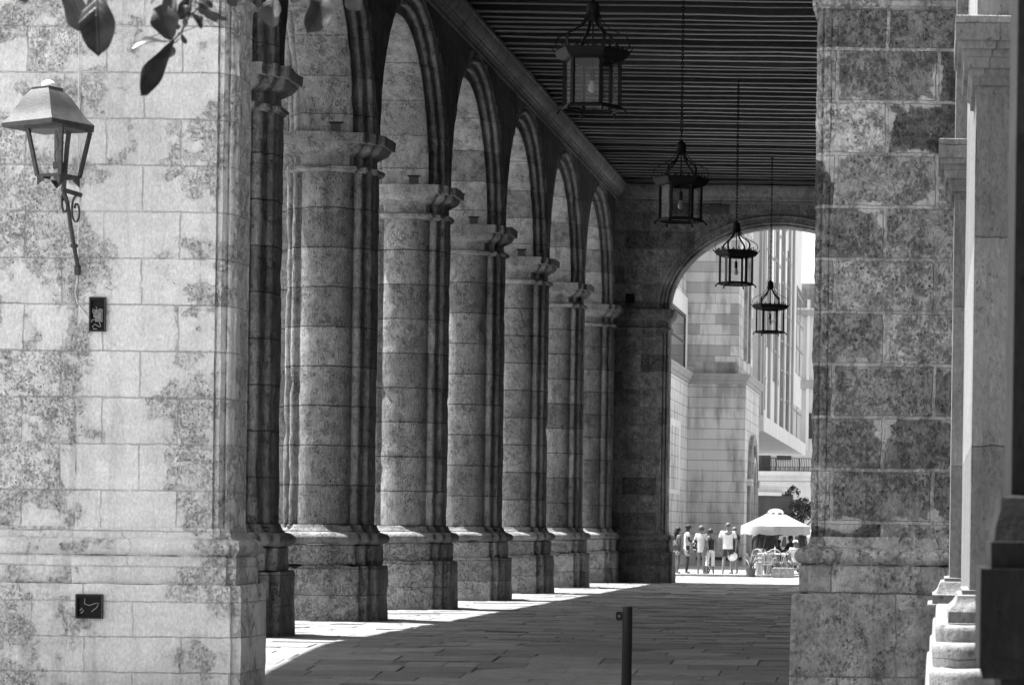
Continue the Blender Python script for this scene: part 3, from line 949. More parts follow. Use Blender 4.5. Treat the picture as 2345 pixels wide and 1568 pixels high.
# cable, open junction boxes
def wallpt(x, y, off=.02):
    Y = (YN if x > 176 else YN + .07) - off
    a, b2 = at(x, y, Y); return (a, Y, b2)
m = MB()
pts = [wallpt(180.5, -160), wallpt(180, 0), wallpt(181, 130), wallpt(179, 300), wallpt(180.5, 420), wallpt(179, 560), wallpt(176.8, 640), wallpt(172, 668), wallpt(176, 690), wallpt(186, 708), wallpt(200, 726), wallpt(211, 738)]
m.tube(pts, .006, 6)
o = m.build('cable', M['cable'], smooth=60, off=pts[1])
o.location = pts[1]
tag(o, 'thin pale cable running down the front wall to the open switch box', 'cable')
def junction_box(name, x0, y0, x1, y1, label, fill, out=0.0):
    a = wallpt(x0, y1, out); b2 = wallpt(x1, y0, out)
    cx = (a[0]+b2[0])/2; W = (b2[0]-a[0])/2; H = b2[2]-a[2]
    t = thing(name, (cx, YN - out, a[2]), label, 'junction box')
    m = MB()
    d = -.035
    th = .012
    m.box((-W, -.003, 0), (W, -.008, H))
    for q in ((( -W, d, 0), (-W+th, -.003, H)), ((W-th, d, 0), (W, -.003, H)), ((-W+th, d, H-.03), (W-th, -.003, H)), ((-W+th, d, 0), (W-th, -.003, th))):
        m.box(*q)
    m.build('case', M['black'], t, smooth=0)
    m = MB()
    for q in (((-W-.012, d-.004, -.01), (-W-.0005, -.002, H+.01)), ((W+.0005, d-.004, -.01), (W+.012, -.002, H+.01)), ((-W, d-.004, H+.0005), (W, -.002, H+.012)), ((-W, d-.004, -.012), (W, -.002, -.0005))): m.box(*q)
    m.build('rim', M['rust'], t, smooth=0)
    if fill == 'breaker':
        m = MB()
        m.box((-.025, -.03, .10), (.06, -.009, .24)); m.box((-.045, -.025, .15), (-.025, -.009, .24))
        m.box((.02, -.045, .12), (.045, -.03, .21))
        m.lathe([(.014, 0), (.026, 0), (.026, .012), (.014, .012)], 12, (.04, -.03, .235))
        m.build('breaker', plain('grey_bakelite', .16, .5, .4), t, smooth=0)
    m = MB()
    if fill == 'breaker':
        m.tube([(-W+.01, -.03, .115), (-.02, -.045, .125), (.03, -.045, .10), (.045, -.04, .04)], .005, 5)
        m.tube([(.03, -.04, .04), (-.02, -.045, .07), (-.05, -.04, .05), (-.04, -.04, .02), (.0, -.04, .015)], .005, 5)
        m.tube([(-.045, -.03, .25), (-.05, -.045, .21), (-.02, -.045, .17), (.01, -.045, .20), (-.01, -.045, .27)], .005, 5)
    else:
        m.tube([(-.05, -.02, .22), (-.05, -.035, .16), (0, -.035, .14), (.06, -.035, .16), (.11, -.03, .17), (.09, -.03, .12), (.03, -.03, .07)], .005, 5)
        m.tube([(-.10, -.03, .08), (-.08, -.03, .11), (-.06, -.03, .08), (-.09, -.03, .05)], .008, 5)
    m.build('wire', M['wire'], t, smooth=50)
junction_box('junction_box', 208, 683, 242, 757, 'open tall black switch box with loose wires, below the wall lantern', 'breaker')
junction_box('junction_box', 177, 1362, 235, 1413, 'open square dark junction box low on the front wall base', 'wires', .205)

# ------------------------------------------------------------------ iron bollard with chain lug
X, Z = at(1437, 1388, 29.0)
zf = floor_z(29.0)
t = thing('bollard', (X, 29.0, zf), 'dark round iron bollard with a drilled side lug before the walk', 'bollard')
m = MB(); hb = Z - zf
m.lathe([(.056, -.02), (.056, hb-.01), (.050, hb), (.02, hb+.002)], 18)
m.build('post', M['iron'], t, smooth=35)
m = MB()
q = [(-.125, hb-.155), (-.05, hb-.155), (-.05, hb-.055), (-.125, hb-.055)]
hole = [(-.09 + .017*math.cos(2*PI*i/12), hb-.105 + .017*math.sin(2*PI*i/12)) for i in range(12)]
outer = []
for i in range(12):
    a = 2*PI*i/12; cx_, cz_ = math.cos(a), math.sin(a)
    f = .036/max(abs(cx_)*1.0, abs(cz_)*.75)
    outer.append((-.089 + cx_*f, hb-.105 + cz_*f))
m.grid([[(x, -.008, z) for x, z in outer], [(x, -.008, z) for x, z in hole], [(x, .008, z) for x, z in hole], [(x, .008, z) for x, z in outer]], close_u=True, close_v=True)
m.build('lug', M['iron'], t, smooth=0)

# ------------------------------------------------------------------ leafy branch hanging into the top left
k = NT('broad_leaf')
c = k.coord()
a1 = k.n.new('ShaderNodeAttribute'); a1.attribute_name = 'across'
a2 = k.n.new('ShaderNodeAttribute'); a2.attribute_name = 'along'
ac, al = a1.outputs['Fac'], a2.outputs['Fac']
side_v = k.math('PINGPONG', k.math('SUBTRACT', k.math('MULTIPLY', al, 11.0), k.math('MULTIPLY', ac, 2.2)), .5)
vein = k.math('MAXIMUM', k.ramp(side_v, .0, .10, .55, 0.0), k.ramp(ac, .0, .09, 1.0, 0.0))
v = k.math('MULTIPLY', .034, k.ramp(k.noise(c, 14, 5, .65), .3, .7, .6, 1.4))
v = k.math('MULTIPLY', v, k.mixf(vein, 1.0, 2.1))
spot = k.ramp(k.noise(k.vadd(c, (3, 3, 3)), 38, 3, .6), .66, .72)
v = k.mixf(k.math('MULTIPLY', spot, .7), v, .012)
k.bump(k.math('MULTIPLY', vein, -1.0), 1.0, .003)
tl = k.n.new('ShaderNodeBsdfTranslucent'); k.put(tl.inputs[0], k.math('MULTIPLY', .11, k.mixf(vein, 1.0, .5)))
mx = k.n.new('ShaderNodeMixShader'); mx.inputs[0].default_value = .35
k.done(v, .42, .3)
k.link(k.b.outputs[0], mx.inputs[1]); k.link(tl.outputs[0], mx.inputs[2]); k.link(mx.outputs[0], k.out.inputs[0])
M['leaf'] = k.mat
M['twig'] = plain('twig_bark', .06, .8, .2)
YB = 12.0
def bp(x, y, Y=YB): a, b2 = at(x, y, Y); return Vector((a, Y, b2))
bo = bp(300, -420, YB)
branch = thing('tree_branch', bo, 'leafy tree branch of broad leaves hanging into view above the front wall', 'branch')
stems = [([(432, 40, 12), (462, 12, 12.05), (478, -10, 12.05)], [.004, .003, .003]), ([(398, 92, 12), (370, 76, 12), (310, 98, 12), (296, 100, 12)], [.003, .0025, .002, .0015]), ([(415, 75, 12), (455, 60, 12), (500, 62, 12)], [.002, .0018, .0012]), ([(300, -420, 12), (380, -160, 12), (440, -10, 12), (432, 40, 12), (415, 75, 12), (398, 92, 12), (392, 118, 12)], [.016, .012, .007, .005, .0045, .004, .003]),
         ([(380, -160, 12), (280, -90, 11.8), (205, -30, 11.7), (200, -10, 11.7)], [.010, .007, .004, .003]),
         ([(380, -160, 12), (520, -120, 12.2), (640, -60, 12.3), (632, -8, 12.3)], [.010, .007, .004, .003]),
         ([(520, -120, 12.2), (700, -130, 12.1), (800, -60, 12), (745, -10, 12), (742, -2, 12)], [.007, .006, .004, .003, .003]),
         ([(300, -420, 12), (120, -460, 12.4), (-150, -520, 13)], [.016, .022, .03])]
for pts, rd in stems:
    m = MB(); m.tube([bp(*p) for p in pts], rd, 6); m.build('stem', M['twig'], branch, off=bo, smooth=60)
def leaf(bx, by, tx, ty, width, Y0=YB, Y1=None, curl=.12, face=0.0, fold=.18, blunt=.62):
    """broad leaf from base pixel to tip pixel; width in survey px; face = rotation about its axis"""
    a, b2 = bp(bx, by, Y0), bp(tx, ty, Y1 if Y1 else Y0)
    ax = b2 - a; L = ax.length; ax.normalize()
    side = Vector((0, -1, 0)).cross(ax).normalized()
    side = Matrix.Rotation(face, 3, ax) @ side
    nrm = ax.cross(side).normalized()
    wd = width*Y0/FPX/2
    rows = []
    n = 14
    for i in range(n+1):
        t_ = i/n
        wob_ = 1 + .10*math.sin(t_*11 + by*.3)
        prof = wob_*math.sin(PI*min(1, t_**(math.log(.5)/math.log(blunt))))**(.6 if t_ < blunt else .45) if 0 < t_ < 1 else .02
        if t_ == 0: prof = .06
        p = a + ax*L*t_ + nrm*curl*L*math.sin(PI*t_)*.9
        row = []
        for j in range(-4, 5):
            s_ = j/4
            ripple = .05*L*math.sin(t_*8 + s_*2.5 + bx*.1)*abs(s_)
            row.append(p + side*s_*wd*prof + nrm*(abs(s_)*wd*prof*fold*1.6 + ripple*.5))
        rows.append(row)
    m = MB()
    m.grid(rows)
    m.grid([[q - nrm*.0012 for q in r] for r in rows])
    m.tube([a - ax*L*.10] + [a + ax*L*i/8 + nrm*(curl*L*math.sin(PI*i/8)*.9 + .0015) for i in range(8)], [.0028] + [.0024 - .0002*i for i in range(8)], 5)
    o = m.build('leaf', M['leaf'], branch, off=bo, smooth=70)
    me = o.data
    A = me.attributes.new('across', 'FLOAT', 'POINT'); B = me.attributes.new('along', 'FLOAT', 'POINT')
    for i_, vv in enumerate(me.vertices):
        q = vv.co + bo - a; t_ = min(1, max(0, q.dot(ax)/L)); s_ = abs(q.dot(side))/max(wd, 1e-4)
        A.data[i_].value = s_; B.data[i_].value = t_
    return o

leaf(160, -45, 199, 74, 62, 11.8, curl=.1, face=.3, blunt=.55)
leaf(222, -60, 226, 130, 74, 11.7, 11.6, curl=.12, face=-.25, blunt=.72)
leaf(392, 92, 366, 12, 60, 12, 12, curl=.15, face=.2, blunt=.5)
leaf(382, 96, 299, 117, 34, 12, 11.9, curl=.12, face=.9, blunt=.45)
leaf(402, 88, 322, 220, 46, 12, 11.8, curl=-.10, face=-.7, blunt=.62)
leaf(400, -30, 395, 62, 46, 12.1, curl=.1, face=.4)
leaf(455, 8, 520, 45, 26, 12, 12.1, curl=.15, face=.8, blunt=.4)
leaf(452, 22, 508, 36, 16, 12, curl=.1, face=.5, blunt=.4)
leaf(448, -6, 488, 18, 20, 12, curl=.1, face=-.6, blunt=.45)
leaf(437, 40, 420, 12, 14, 12, curl=.1, face=.5)
leaf(415, 78, 428, 100, 13, 12, curl=.1, face=.3)
leaf(380, -12, 345, 10, 22, 12, curl=.1, face=.9)
leaf(432, -12, 412, 46, 30, 12.1, curl=.1, face=-.5)
leaf(630, -14, 626, 62, 56, 12.3, curl=.12, face=.35, blunt=.6)
leaf(545, -30, 532, 16, 36, 12.2, curl=.1, face=.1, blunt=.6)
leaf(740, -10, 706, 76, 62, 12, 11.8, curl=.2, face=-.6, blunt=.62)
leaf(790, -40, 828, 24, 44, 12, curl=.1, face=.5, blunt=.66)
leaf(470, -4, 500, 52, 20, 12.05, curl=.2, face=.7, blunt=.45)
leaf(436, 30, 462, 66, 17, 11.95, curl=.2, face=-.7, blunt=.5)
leaf(405, 96, 352, 158, 16, 12.02, curl=.15, face=1.0, blunt=.5)
leaf(700, -60, 668, 8, 40, 12.2, curl=.2, face=-.2, blunt=.6)
leaf(60, -40, 58, 8, 36, 11.9, curl=.1, face=.3, blunt=.6)
leaf(590, -40, 576, 4, 30, 12.2, curl=.1, face=.6)
for bx, by, r_ in ((395, 118, 8), (390, 126, 5), (424, 52, 7), (460, 44, 6), (408, 62, 5), (372, 70, 6), (428, 22, 7)):
    m = MB(); p = bp(bx, by); m.sphere(p, r_*YB/FPX, 8, 6, (1, 1, 1.35)); m.build('bud', M['twig'], branch, off=bo, smooth=60)

# weed with pointed leaves at the foot of the right pier, by the lower edge
X, _ = at(1784, 1560, 28.5); zf = floor_z(28.5)
t = thing('spiky_plant', (X, 28.5, zf), 'dark spiky plant tips growing at the foot of the right front pier', 'plant')
for dx, dy, tx, h_ in ((-.05, 0, -.075, .34), (.02, .02, .03, .22), (.06, -.02, .11, .27), (0, .05, -.01, .2)):
    m = MB()
    n = 8
    rows = []
    for i in range(n+1):
        f = i/n; w_ = .028*(1-f)**.7*(.5 + 1.2*min(f*3, 1)*.5) + .001
        x_ = dx + (tx-dx)*f; rows.append([(x_ - w_, dy, h_*f), (x_, dy - .012, h_*f), (x_ + w_, dy, h_*f), (x_, dy + .006, h_*f)])
    m.loft(rows); m.build('leaf', M['leaf'], t, smooth=30)
# ------------------------------------------------------------------ building at the right edge: wall end with pilaster, cornice hoods and pedestal
fz = floor_z(18.3)
side = thing('stone_house', (.254, 18.3, fz), 'pale rendered house corner with moulded capitals and rounded pedestal steps at the right edge', 'building')
so = Vector((.254, 18.3, fz))
m = MB()
for z0 in zs(-.6, 9, .3)[:-1]: pass
m.loft([[(.254, 18.3, z), (.254, 30.1, z), (1.6, 30.1, z), (1.6, 18.3, z)] for z in zs(-1, 9, .4)])
m.build('wall', M['sidewall'], side, off=so, smooth=20, jit=[(.004, 3)])
m = MB()
m.box((.66, -14, -1), (1.7, 18.29, 9))
m.build('wall', M['shadestone'], side, off=so, smooth=0)  # unseen wall beside the viewer, added to block light from the right
def rect_stack(name, prof, xl, yf, yb, xr, mat, seg=1, jit=None):
    m = MB()
    m.loft([[(xl - o, yf - o, z), (xl - o, yb, z), (xr, yb, z), (xr, yf - o, z)] for z, o in prof])
    return m.build(name, mat, side, off=so, smooth=30, jit=jit)
HOOD = [(4.74, .0), (4.745, .028), (4.79, .03), (4.81, .052), (4.85, .055), (4.855, .085), (4.925, .09), (4.93, .10), (4.975, .10), (4.98, .128), (5.03, .13), (5.035, .15), (5.20, .15), (5.205, .146), (5.215, .0)]
rect_stack('capital', HOOD, .253, 18.3, 19.4, 1.5, M['sidewall'])
m = MB()
m.box((.15, 24.0, -1), (.40, 24.9, 9))
m.build('pilaster', M['sidewall'], side, off=so, smooth=0)
rect_stack('capital', [(z, o + .001) for z, o in HOOD], .15, 24.0, 25.2, .42, M['sidewall'])
BASE = [(-1, .225), (.98, .22), (1.0, .215), (1.005, .17), (1.085, .17), (1.09, .15), (1.13, .115), (1.17, .10), (1.20, .085), (1.205, .05), (1.235, .05), (1.24, .0)]
rect_stack('pedestal', [(z, o*.9) for z, o in BASE], .149, 24.0, 25.1, .45, M['sidewall'])
rect_stack('base_moulding', [(1.02, .17), (1.025, .185), (1.028, .145), (1.105, .142), (1.108, .14), (1.125, .132), (1.15, .105), (1.185, .085), (1.215, .08), (1.222, .055), (1.223, .05), (1.252, .05), (1.254, -.01)], .253, 18.3, 19.6, 1.5, M['sidewall'])
def rounded(xl, yf, r, yb, xr, z):
    p = [(xl, yb, z)]
    for i in range(13):
        a = PI + PI/2*i/12
        p.append((xl + r + r*math.cos(a), yf + r + r*math.sin(a), z))
    p.append((xr, yf, z)); p.append((xr, yb, z))
    return p
for zt, zb2, xl, yf, rr in ((1.022, .90, .03, 17.98, .20), (.90, .745, .005, 17.70, .26), (.745, .60, -.02, 17.34, .30), (.60, -1, -.045, 17.0, .34)):
    m = MB()
    m.loft([rounded(xl + o, yf + o, rr, 23.5, 1.5, z) for z, o in ((zb2 - .004, 0), (zt - .045, -.004), (zt - .02, 0), (zt - .006, .012), (zt - .002, .03))])
    m.build('pedestal_step', M['sidewall'], side, off=so, smooth=45, jit=[(.012, 2.5), (.008, 9)])
# nearest pier: shade painted into its dark stone, out of focus
np_ = thing('stone_pier', (.6, 9.0, -.8), 'dark blurred stone pier with stepped base, nearest the viewer at the right edge', 'pier')
no = Vector((.6, 9.0, -.8))
def near_stack(name, prof, mat):
    m = MB()
    m.loft([[(x, y, z), (x, 9.9, z), (1.3, 9.9, z), (1.3, y, z)] for z, x, y in prof])
    m.build(name, mat, np_, off=no, smooth=30)
near_stack('shaft', [(1.78, .263, 9.0), (6, .263, 9.0)], M['shadestone'])
near_stack('base_moulding', [(1.53, .196, 8.92), (1.62, .194, 8.92), (1.622, .205, 8.93), (1.67, .21, 8.94), (1.73, .226, 8.95), (1.77, .228, 8.96), (1.78, .263, 9.0)], M['shadestone'])
near_stack('plinth', [(1.16, .172, 8.88), (1.2, .160, 8.87), (1.53, .160, 8.87), (1.53, .19, 8.9)], M['shadestone'])
near_stack('pedestal', [(-1, .235, 8.95), (1.16, .235, 8.95)], M['shadestone'])

# ------------------------------------------------------------------ buildings beyond the far arch
def cladding(name, base, row, bw_, stain=.5):
    k = NT(name); c = k.coord(); x, y, z = k.sep(c)
    bv = k.comb(k.math('ADD', x, y), z, 0.0)
    tone, joint = k.brick(bv, bw_, row, .013, smooth=.2)
    st = k.noise(k.vscale(c, (1.6, 1.6, .35)), 1.0, 5, .62)
    st2 = k.noise(k.vscale(c, (.35, .35, .3)), 1.0, 3, .5)
    v = k.math('MULTIPLY', base, k.mixf(tone, .93, 1.05))
    dirty = k.math('MULTIPLY', k.ramp(st, .42, .62), k.ramp(st2, .34, .56))
    v = k.math('MULTIPLY', v, k.mixf(k.math('MULTIPLY', dirty, k.mixf(tone, .45, 1.0)), 1.0, 1 - stain))
    rowt, rowj = k.brick(bv, 60.0, row, .012, smooth=.2)
    v = k.math('MULTIPLY', v, k.mixf(joint, 1.0, .80))
    v = k.math('MULTIPLY', v, k.mixf(rowj, 1.0, .58))
    upz = k.ramp(z, 8.0, 9.0)
    v = k.math('MULTIPLY', v, k.mixf(upz, 1.0, k.mixf(tone, .62, 1.15)))
    k.bump(k.math('MULTIPLY', joint, -1), 1, .01)
    return k.done(v, .8, .2)
M['clad'] = cladding('stained_stone_cladding', .46, .46, 1.35, .6)
M['pale'] = plain('pale_render', .52, .8, .2, var=.08, scale=.6, streak=.12)
M['pale2'] = plain('pale_concrete', .26, .8, .2, var=.1, scale=.8, streak=.25)
M['darkglass'] = plain('dark_window_glass', .05, .12, .6, var=.4, scale=.7)
M['greyglass'] = plain('reflecting_window_glass', .16, .08, .8, .3, var=.5, scale=.5)
M['shade'] = plain('dark_joinery', .035, .6, .3)
M['recess'] = plain('stained_recess', .24, .9, .1, var=.4, scale=1.2, streak=.5)

GZ = .075
co = Vector((-10.86, 116, GZ))
clad = thing('stone_clad_building', co, 'stone clad building with stained courses and a moulded ledge beyond the far arch', 'building')
def P(o, off, par, mat=None, name='wall', sm=0, jit=None): return o.build(name, mat, par, off=off, smooth=sm, jit=jit)
m = MB()
m.box((-24, 116.0, -.2), (-8.34, 125.2, 8.2))
P(m, co, clad, M['clad'])
m = MB()
m.box((-24, 104, -.2), (-10.86, 115.995, 8.2)); m.box((-24, 104, 8.2), (-11.0, 115.9, 19))
P(m, co, clad, M['clad'], 'wing')
m = MB()
m.box((-24, 116.22, 8.2), (-8.68, 125, 19))
P(m, co, clad, M['clad'], 'upper_wall')
# ledge moulding
LED = [(8.02, .0), (8.04, .05), (8.16, .07), (8.20, .13), (8.34, .20), (8.38, .24), (8.46, .24), (8.50, .0)]
m = MB()
pth = [(-10.86, 104), (-10.86, 116), (-8.34, 116), (-8.34, 125.2)]
loops = []
for z, o in LED: pass
for (x, y), (ox, oy) in zip(pth, ((1, 0), (1, -1), (1, -1), (1, 0))):
    loops.append([(x + ox*o, y + oy*o, z) for z, o in LED])
m.loft(loops)
P(m, co, clad, M['pale2'], 'ledge')
m = MB(); m.box((-10.6, 116.17, 8.5), (-8.75, 116.21, 9.0)); P(m, co, clad, M['recess'], 'damp_band')
m = MB(); m.box((-10.4, 115.9, .30), (-8.4, 115.985, .44)); P(m, co, clad, M['shade'], 'base_band')
# window on the wing, seen obliquely, with pale surround
def wingpt(x, y): Y = 10.9*FPX/(2138 - x); return Y, at(x, y, Y)[1]
y0, zt = wingpt(1541, 705); y1, _ = wingpt(1562, 705); zb1 = wingpt(1555, 840)[1]
m = MB(); m.box((-10.985, 105, zb1 - .1), (-10.93, y1 + 1.6, zt + .9)); P(m, co, clad, M['pale'], 'window_surround')
m = MB(); m.box((-10.925, 105.4, zb1), (-10.90, y1, zt)); wi = P(m, co, clad, M['darkglass'], 'window')
m = MB(); m.box((-10.9, 105.4, (zb1 + zt)/2 - .05), (-10.87, y1, (zb1 + zt)/2 + .02)); m.box((-10.9, 105.4, zt - .1), (-10.86, y1, zt + .05)); m.box((-10.9, y1 - .1, zb1), (-10.86, y1 + .05, zt + .05)); P(m, co, wi, M['shade'], 'frame')
# narrow lower panel on the wing
m = MB(); m.box((-10.855, 105, 3.1), (-10.83, 112.5, 6.2)); P(m, co, clad, M['pale'], 'window_surround')
m = MB(); m.box((-10.829, 105, 3.3), (-10.815, 111.6, 5.9)); P(m, co, clad, M['clad'], 'blind_window')
# arched doorway and lancet on the right-hand side
def arch_ring_x(X0, yc, hw, zb3, zs_, rise, wid, pr, n=16):
    prof = []
    path_o = [(yc - hw - wid, zb3)] + [(yc - (hw+wid)*math.cos(PI*i/n), zs_ + (rise+wid)*math.sin(PI*i/n)) for i in range(n+1)] + [(yc + hw + wid, zb3)]
    path_i = [(yc - hw, zb3)] + [(yc - hw*math.cos(PI*i/n), zs_ + rise*math.sin(PI*i/n)) for i in range(n+1)] + [(yc + hw, zb3)]
    m = MB()
    m.loft([[(X0, o[0], o[1]), (X0 + pr, o[0], o[1]), (X0 + pr, i_[0], i_[1]), (X0, i_[0], i_[1])] for o, i_ in zip(path_o, path_i)])
    return m, path_i
m, pi_ = arch_ring_x(-8.34, 120.2, 2.0, GZ, 3.75, 1.75, .45, .16)
door = P(m, co, clad, M['recess'], 'doorway')
m = MB(); m.extr_x(pi_, -8.335, -8.30); P(m, co, door, M['recess'], 'door_panel')
m, pi2 = arch_ring_x(-8.30, 120.6, .95, GZ, 3.6, 1.1, .25, .12); P(m, co, door, M['clad'], 'inner_arch')
m = MB(); m.extr_x(pi2, -8.298, -8.27); P(m, co, door, M['shade'], 'door_leaf')
m = MB()
for yy in (117.6, 122.6): m.box((-8.34, yy - .32, 3.6), (-8.10, yy + .32, 3.9))
P(m, co, door, M['clad'], 'impost')
m, pi3 = arch_ring_x(-8.68, 120.5, .95, 9.3, 12.2, 1.9, .35, .14)
lan = P(m, co, clad, M['recess'], 'lancet_window')
m = MB(); m.extr_x(pi3, -8.675, -8.64); P(m, co, lan, M['pale2'], 'pane')

# modern block with vertical fins
bo2 = Vector((-8.5, 126, GZ))
fin = thing('finned_building', bo2, 'bright modern block with tall vertical fins and slanting glazing beyond the far arch', 'building')
m = MB(); m.box((-24, 126, 7.1), (-8.5, 166, 24)); P(m, bo2, fin, M['pale'])
m = MB(); m.box((-24, 125.6, 6.35), (-8.15, 166.5, 7.1)); P(m, bo2, fin, M['pale'], 'fascia')
for i, x_ in enumerate((1741, 1748, 1763, 1779, 1793.5, 1806, 1815)):
    Y = 8.3*FPX/(2138 - x_)
    m = MB(); m.box((-8.495, Y - .4, 6.8), (-8.37, Y + .4, 22.5)); P(m, bo2, fin, M['pale2'], 'fin')
for i, (xa, xb, za, zb4, mt) in enumerate(((1749.5, 1761, 10.8, 20, 'greyglass'), (1764.5, 1777, 9.4, 19.5, 'greyglass'), (1781, 1791, 7.2, 18.5, 'greyglass'), (1795, 1803, 7.4, 17.5, 'darkglass'), (1808.5, 1830, 7.3, 9.2, 'greyglass'), (1742, 1747, 7.6, 19, 'greyglass'), (1817, 1831, 11.2, 16.5, 'greyglass'))):
    ya = 8.5*FPX/(2138 - xa); yb_ = 8.5*FPX/(2138 - xb)
    m = MB(); m.box((-8.495, ya, za), (-8.46, yb_, zb4)); wn = P(m, bo2, fin, M[mt], 'window')
    m = MB()
    nz_ = int((zb4-za)/1.6)
    for q in range(1, nz_+1): m.box((-8.459, ya, za + q*1.6 - .06), (-8.43, yb_, za + q*1.6 + .06))
    m.box((-8.459, (ya+yb_)/2 - .1, za), (-8.432, (ya+yb_)/2 + .1, zb4))
    P(m, bo2, wn, M['pale2'], 'frame')
m = MB(); m.box((-12.5, 166.6, 8.5), (-8.9, 167.4, 27)); P(m, bo2, fin, M['pale'], 'end_pier')

# balcony building closing the street
YB3 = 176.0
bo3 = Vector((-12, YB3, GZ))
bal = thing('balcony_building', bo3, 'white building with iron railed balcony above a dark shop front, closing the street', 'building')
def bx(x, y, Y=YB3): return at(x, y, Y)
m = MB()
m.box((-18, YB3, -.2), (-4, YB3 + 8, bx(1845, 705)[1]))
P(m, bo3, bal, M['pale'])
xa, zb5 = bx(1838, 705); zt5 = bx(1845, 648)[1]
m = MB(); m.box((-18, YB3 + .3, zb5), (-4, YB3 + 8, zt5)); P(m, bo3, bal, M['recess'], 'attic')
m = MB(); m.box((-18, YB3 - .3, zb5 - .5), (-4, YB3, zb5 - .15)); m.box((-18, YB3 - .2, bx(1845, 890)[1]), (-4, YB3, bx(1845, 870)[1])); P(m, bo3, bal, M['pale2'], 'string_course')
m = MB()
for x0_, x1_ in ((1825, 1836), (1846, 1853)):
    m.box((bx(x0_, 900)[0], YB3 - .18, 6.9), (bx(x1_, 900)[0], YB3, 17.0))
P(m, bo3, bal, M['pale'], 'pilaster')
def pane_rect(par, name, x0, y0, x1, y1, mat, d=.04, fr=.12, cross=True):
    a = bx(x0, y1); b2 = bx(x1, y0)
    m = MB(); m.box((a[0], YB3 - d, a[1]), (b2[0], YB3, b2[1])); w_ = P(m, bo3, par, mat, name)
    m = MB()
    for q in (((a[0]-fr, a[1]-fr), (a[0], b2[1]+fr)), ((b2[0], a[1]-fr), (b2[0]+fr, b2[1]+fr)), ((a[0], b2[1]), (b2[0], b2[1]+fr)), ((a[0], a[1]-fr), (b2[0], a[1]))):
        m.box((q[0][0], YB3 - d - .05, q[0][1]), (q[1][0], YB3 - .001, q[1][1]))
    if cross:
        cx = (a[0]+b2[0])/2; m.box((cx - .07, YB3 - d - .04, a[1]), (cx + .07, YB3 - d - .002, b2[1]))
        zc_ = a[1] + (b2[1]-a[1])*.72; m.box((a[0], YB3 - d - .035, zc_ - .06), (b2[0], YB3 - d - .003, zc_ + .06))
    P(m, bo3, w_, M['shade'], 'frame')
    return w_
pane_rect(bal, 'balcony_door', 1735, 1018, 1761, 1080, M['darkglass'])
pane_rect(bal, 'window', 1783, 1019, 1808, 1048, M['darkglass'])
pane_rect(bal, 'window', 1851, 950, 1860, 1000, M['darkglass'])
pane_rect(bal, 'shop_front', 1725, 1136, 1812, 1240, M['darkglass'], cross=False)
a = bx(1725, 1088); b2 = bx(1870, 1081)
m = MB(); m.box((a[0], YB3 - 1.3, a[1]), (b2[0], YB3, b2[1])); m.box((a[0], YB3 - .6, bx(1725, 1100)[1]), (b2[0], YB3, a[1])); m.box((a[0], YB3 - .25, bx(1725, 1112)[1]), (b2[0], YB3, bx(1725, 1101)[1])); m.box((a[0], YB3 - .3, bx(1725, 1134)[1]), (bx(1806, 0)[0], YB3, bx(1725, 1126)[1]))
slab = P(m, bo3, bal, M['pale'], 'balcony')
m = MB()
ztop = bx(1800, 1049)[1]; zbot = b2[1] + .03
xr = a[0]
m.box((a[0], YB3 - 1.27, ztop - .05), (b2[0], YB3 - 1.19, ztop))
m.box((a[0], YB3 - 1.25, zbot + .25), (b2[0], YB3 - 1.21, zbot + .29)); m.box((a[0], YB3 - 1.25, zbot + .02), (b2[0], YB3 - 1.21, zbot + .06))
i = 0
while xr < b2[0]:
    m.tube([(xr, YB3 - 1.23, zbot), (xr + .05, YB3 - 1.23, (zbot+ztop)/2), (xr, YB3 - 1.23, ztop - .03)], .018 if i % 10 else .05, 4)
    if i % 2 == 0: m.tube([(xr + .07*math.cos(q*PI/4), YB3 - 1.23, zbot + .16 + .08*math.sin(q*PI/4)) for q in range(8)], .016, 4, closed=True)
    xr += .155; i += 1
P(m, bo3, slab, M['rust'], 'railing')

# ------------------------------------------------------------------ street tree behind the parasol
def leaf_cloud(m, c, rad, n, s0, s1, sq=(1,1,1), clumps=9, seed=1):
    rnd = random.Random(seed)
    cl = [(Vector((rnd.gauss(0,.45)*sq[0], rnd.gauss(0,.45)*sq[1], rnd.gauss(0,.42)*sq[2]))*rad, rnd.uniform(.28, .5)*rad) for _ in range(clumps)]
    for i in range(n):
        cc, cr = cl[i % clumps]
        d = Vector((rnd.gauss(0,1), rnd.gauss(0,1), rnd.gauss(0,1))).normalized() * cr * rnd.uniform(.3, 1.05)
        p = Vector(c) + cc + d
        u = Vector((rnd.gauss(0,1), rnd.gauss(0,1), rnd.gauss(0,.6))).normalized()
        v_ = u.cross(Vector((rnd.gauss(0,1), rnd.gauss(0,1), rnd.gauss(0,1)))).normalized()
        s_ = rnd.uniform(s0, s1)
        k0 = len(m.v)
        for q in (-u*s_, v_*s_*.45, u*s_, -v_*s_*.45): m.v.append(tuple(p + q))
        m.face((k0, k0+1, k0+2, k0+3))
M['foliage'] = plain('dense_foliage', .05, .6, .35, var=.5, scale=3)
X, Z = at(1836, 1170, 112)
tree = thing('street_tree', (X, 112, GZ), 'small dark bushy tree behind the white cafe parasol', 'tree')
m = MB(); m.tube([(0,0,-.05), (.04, 0, .8), (-.03, .05, 1.6), (.02, 0, 2.2)], [.11, .09, .08, .05], 8)
for a in range(5): m.tube([(0, 0, 1.5 + a*.12), (.5*math.cos(a*1.3), .5*math.sin(a*1.3), 2.1 + a*.1)], [.045, .02], 5)
m.build('trunk', M['twig'], tree, smooth=60)
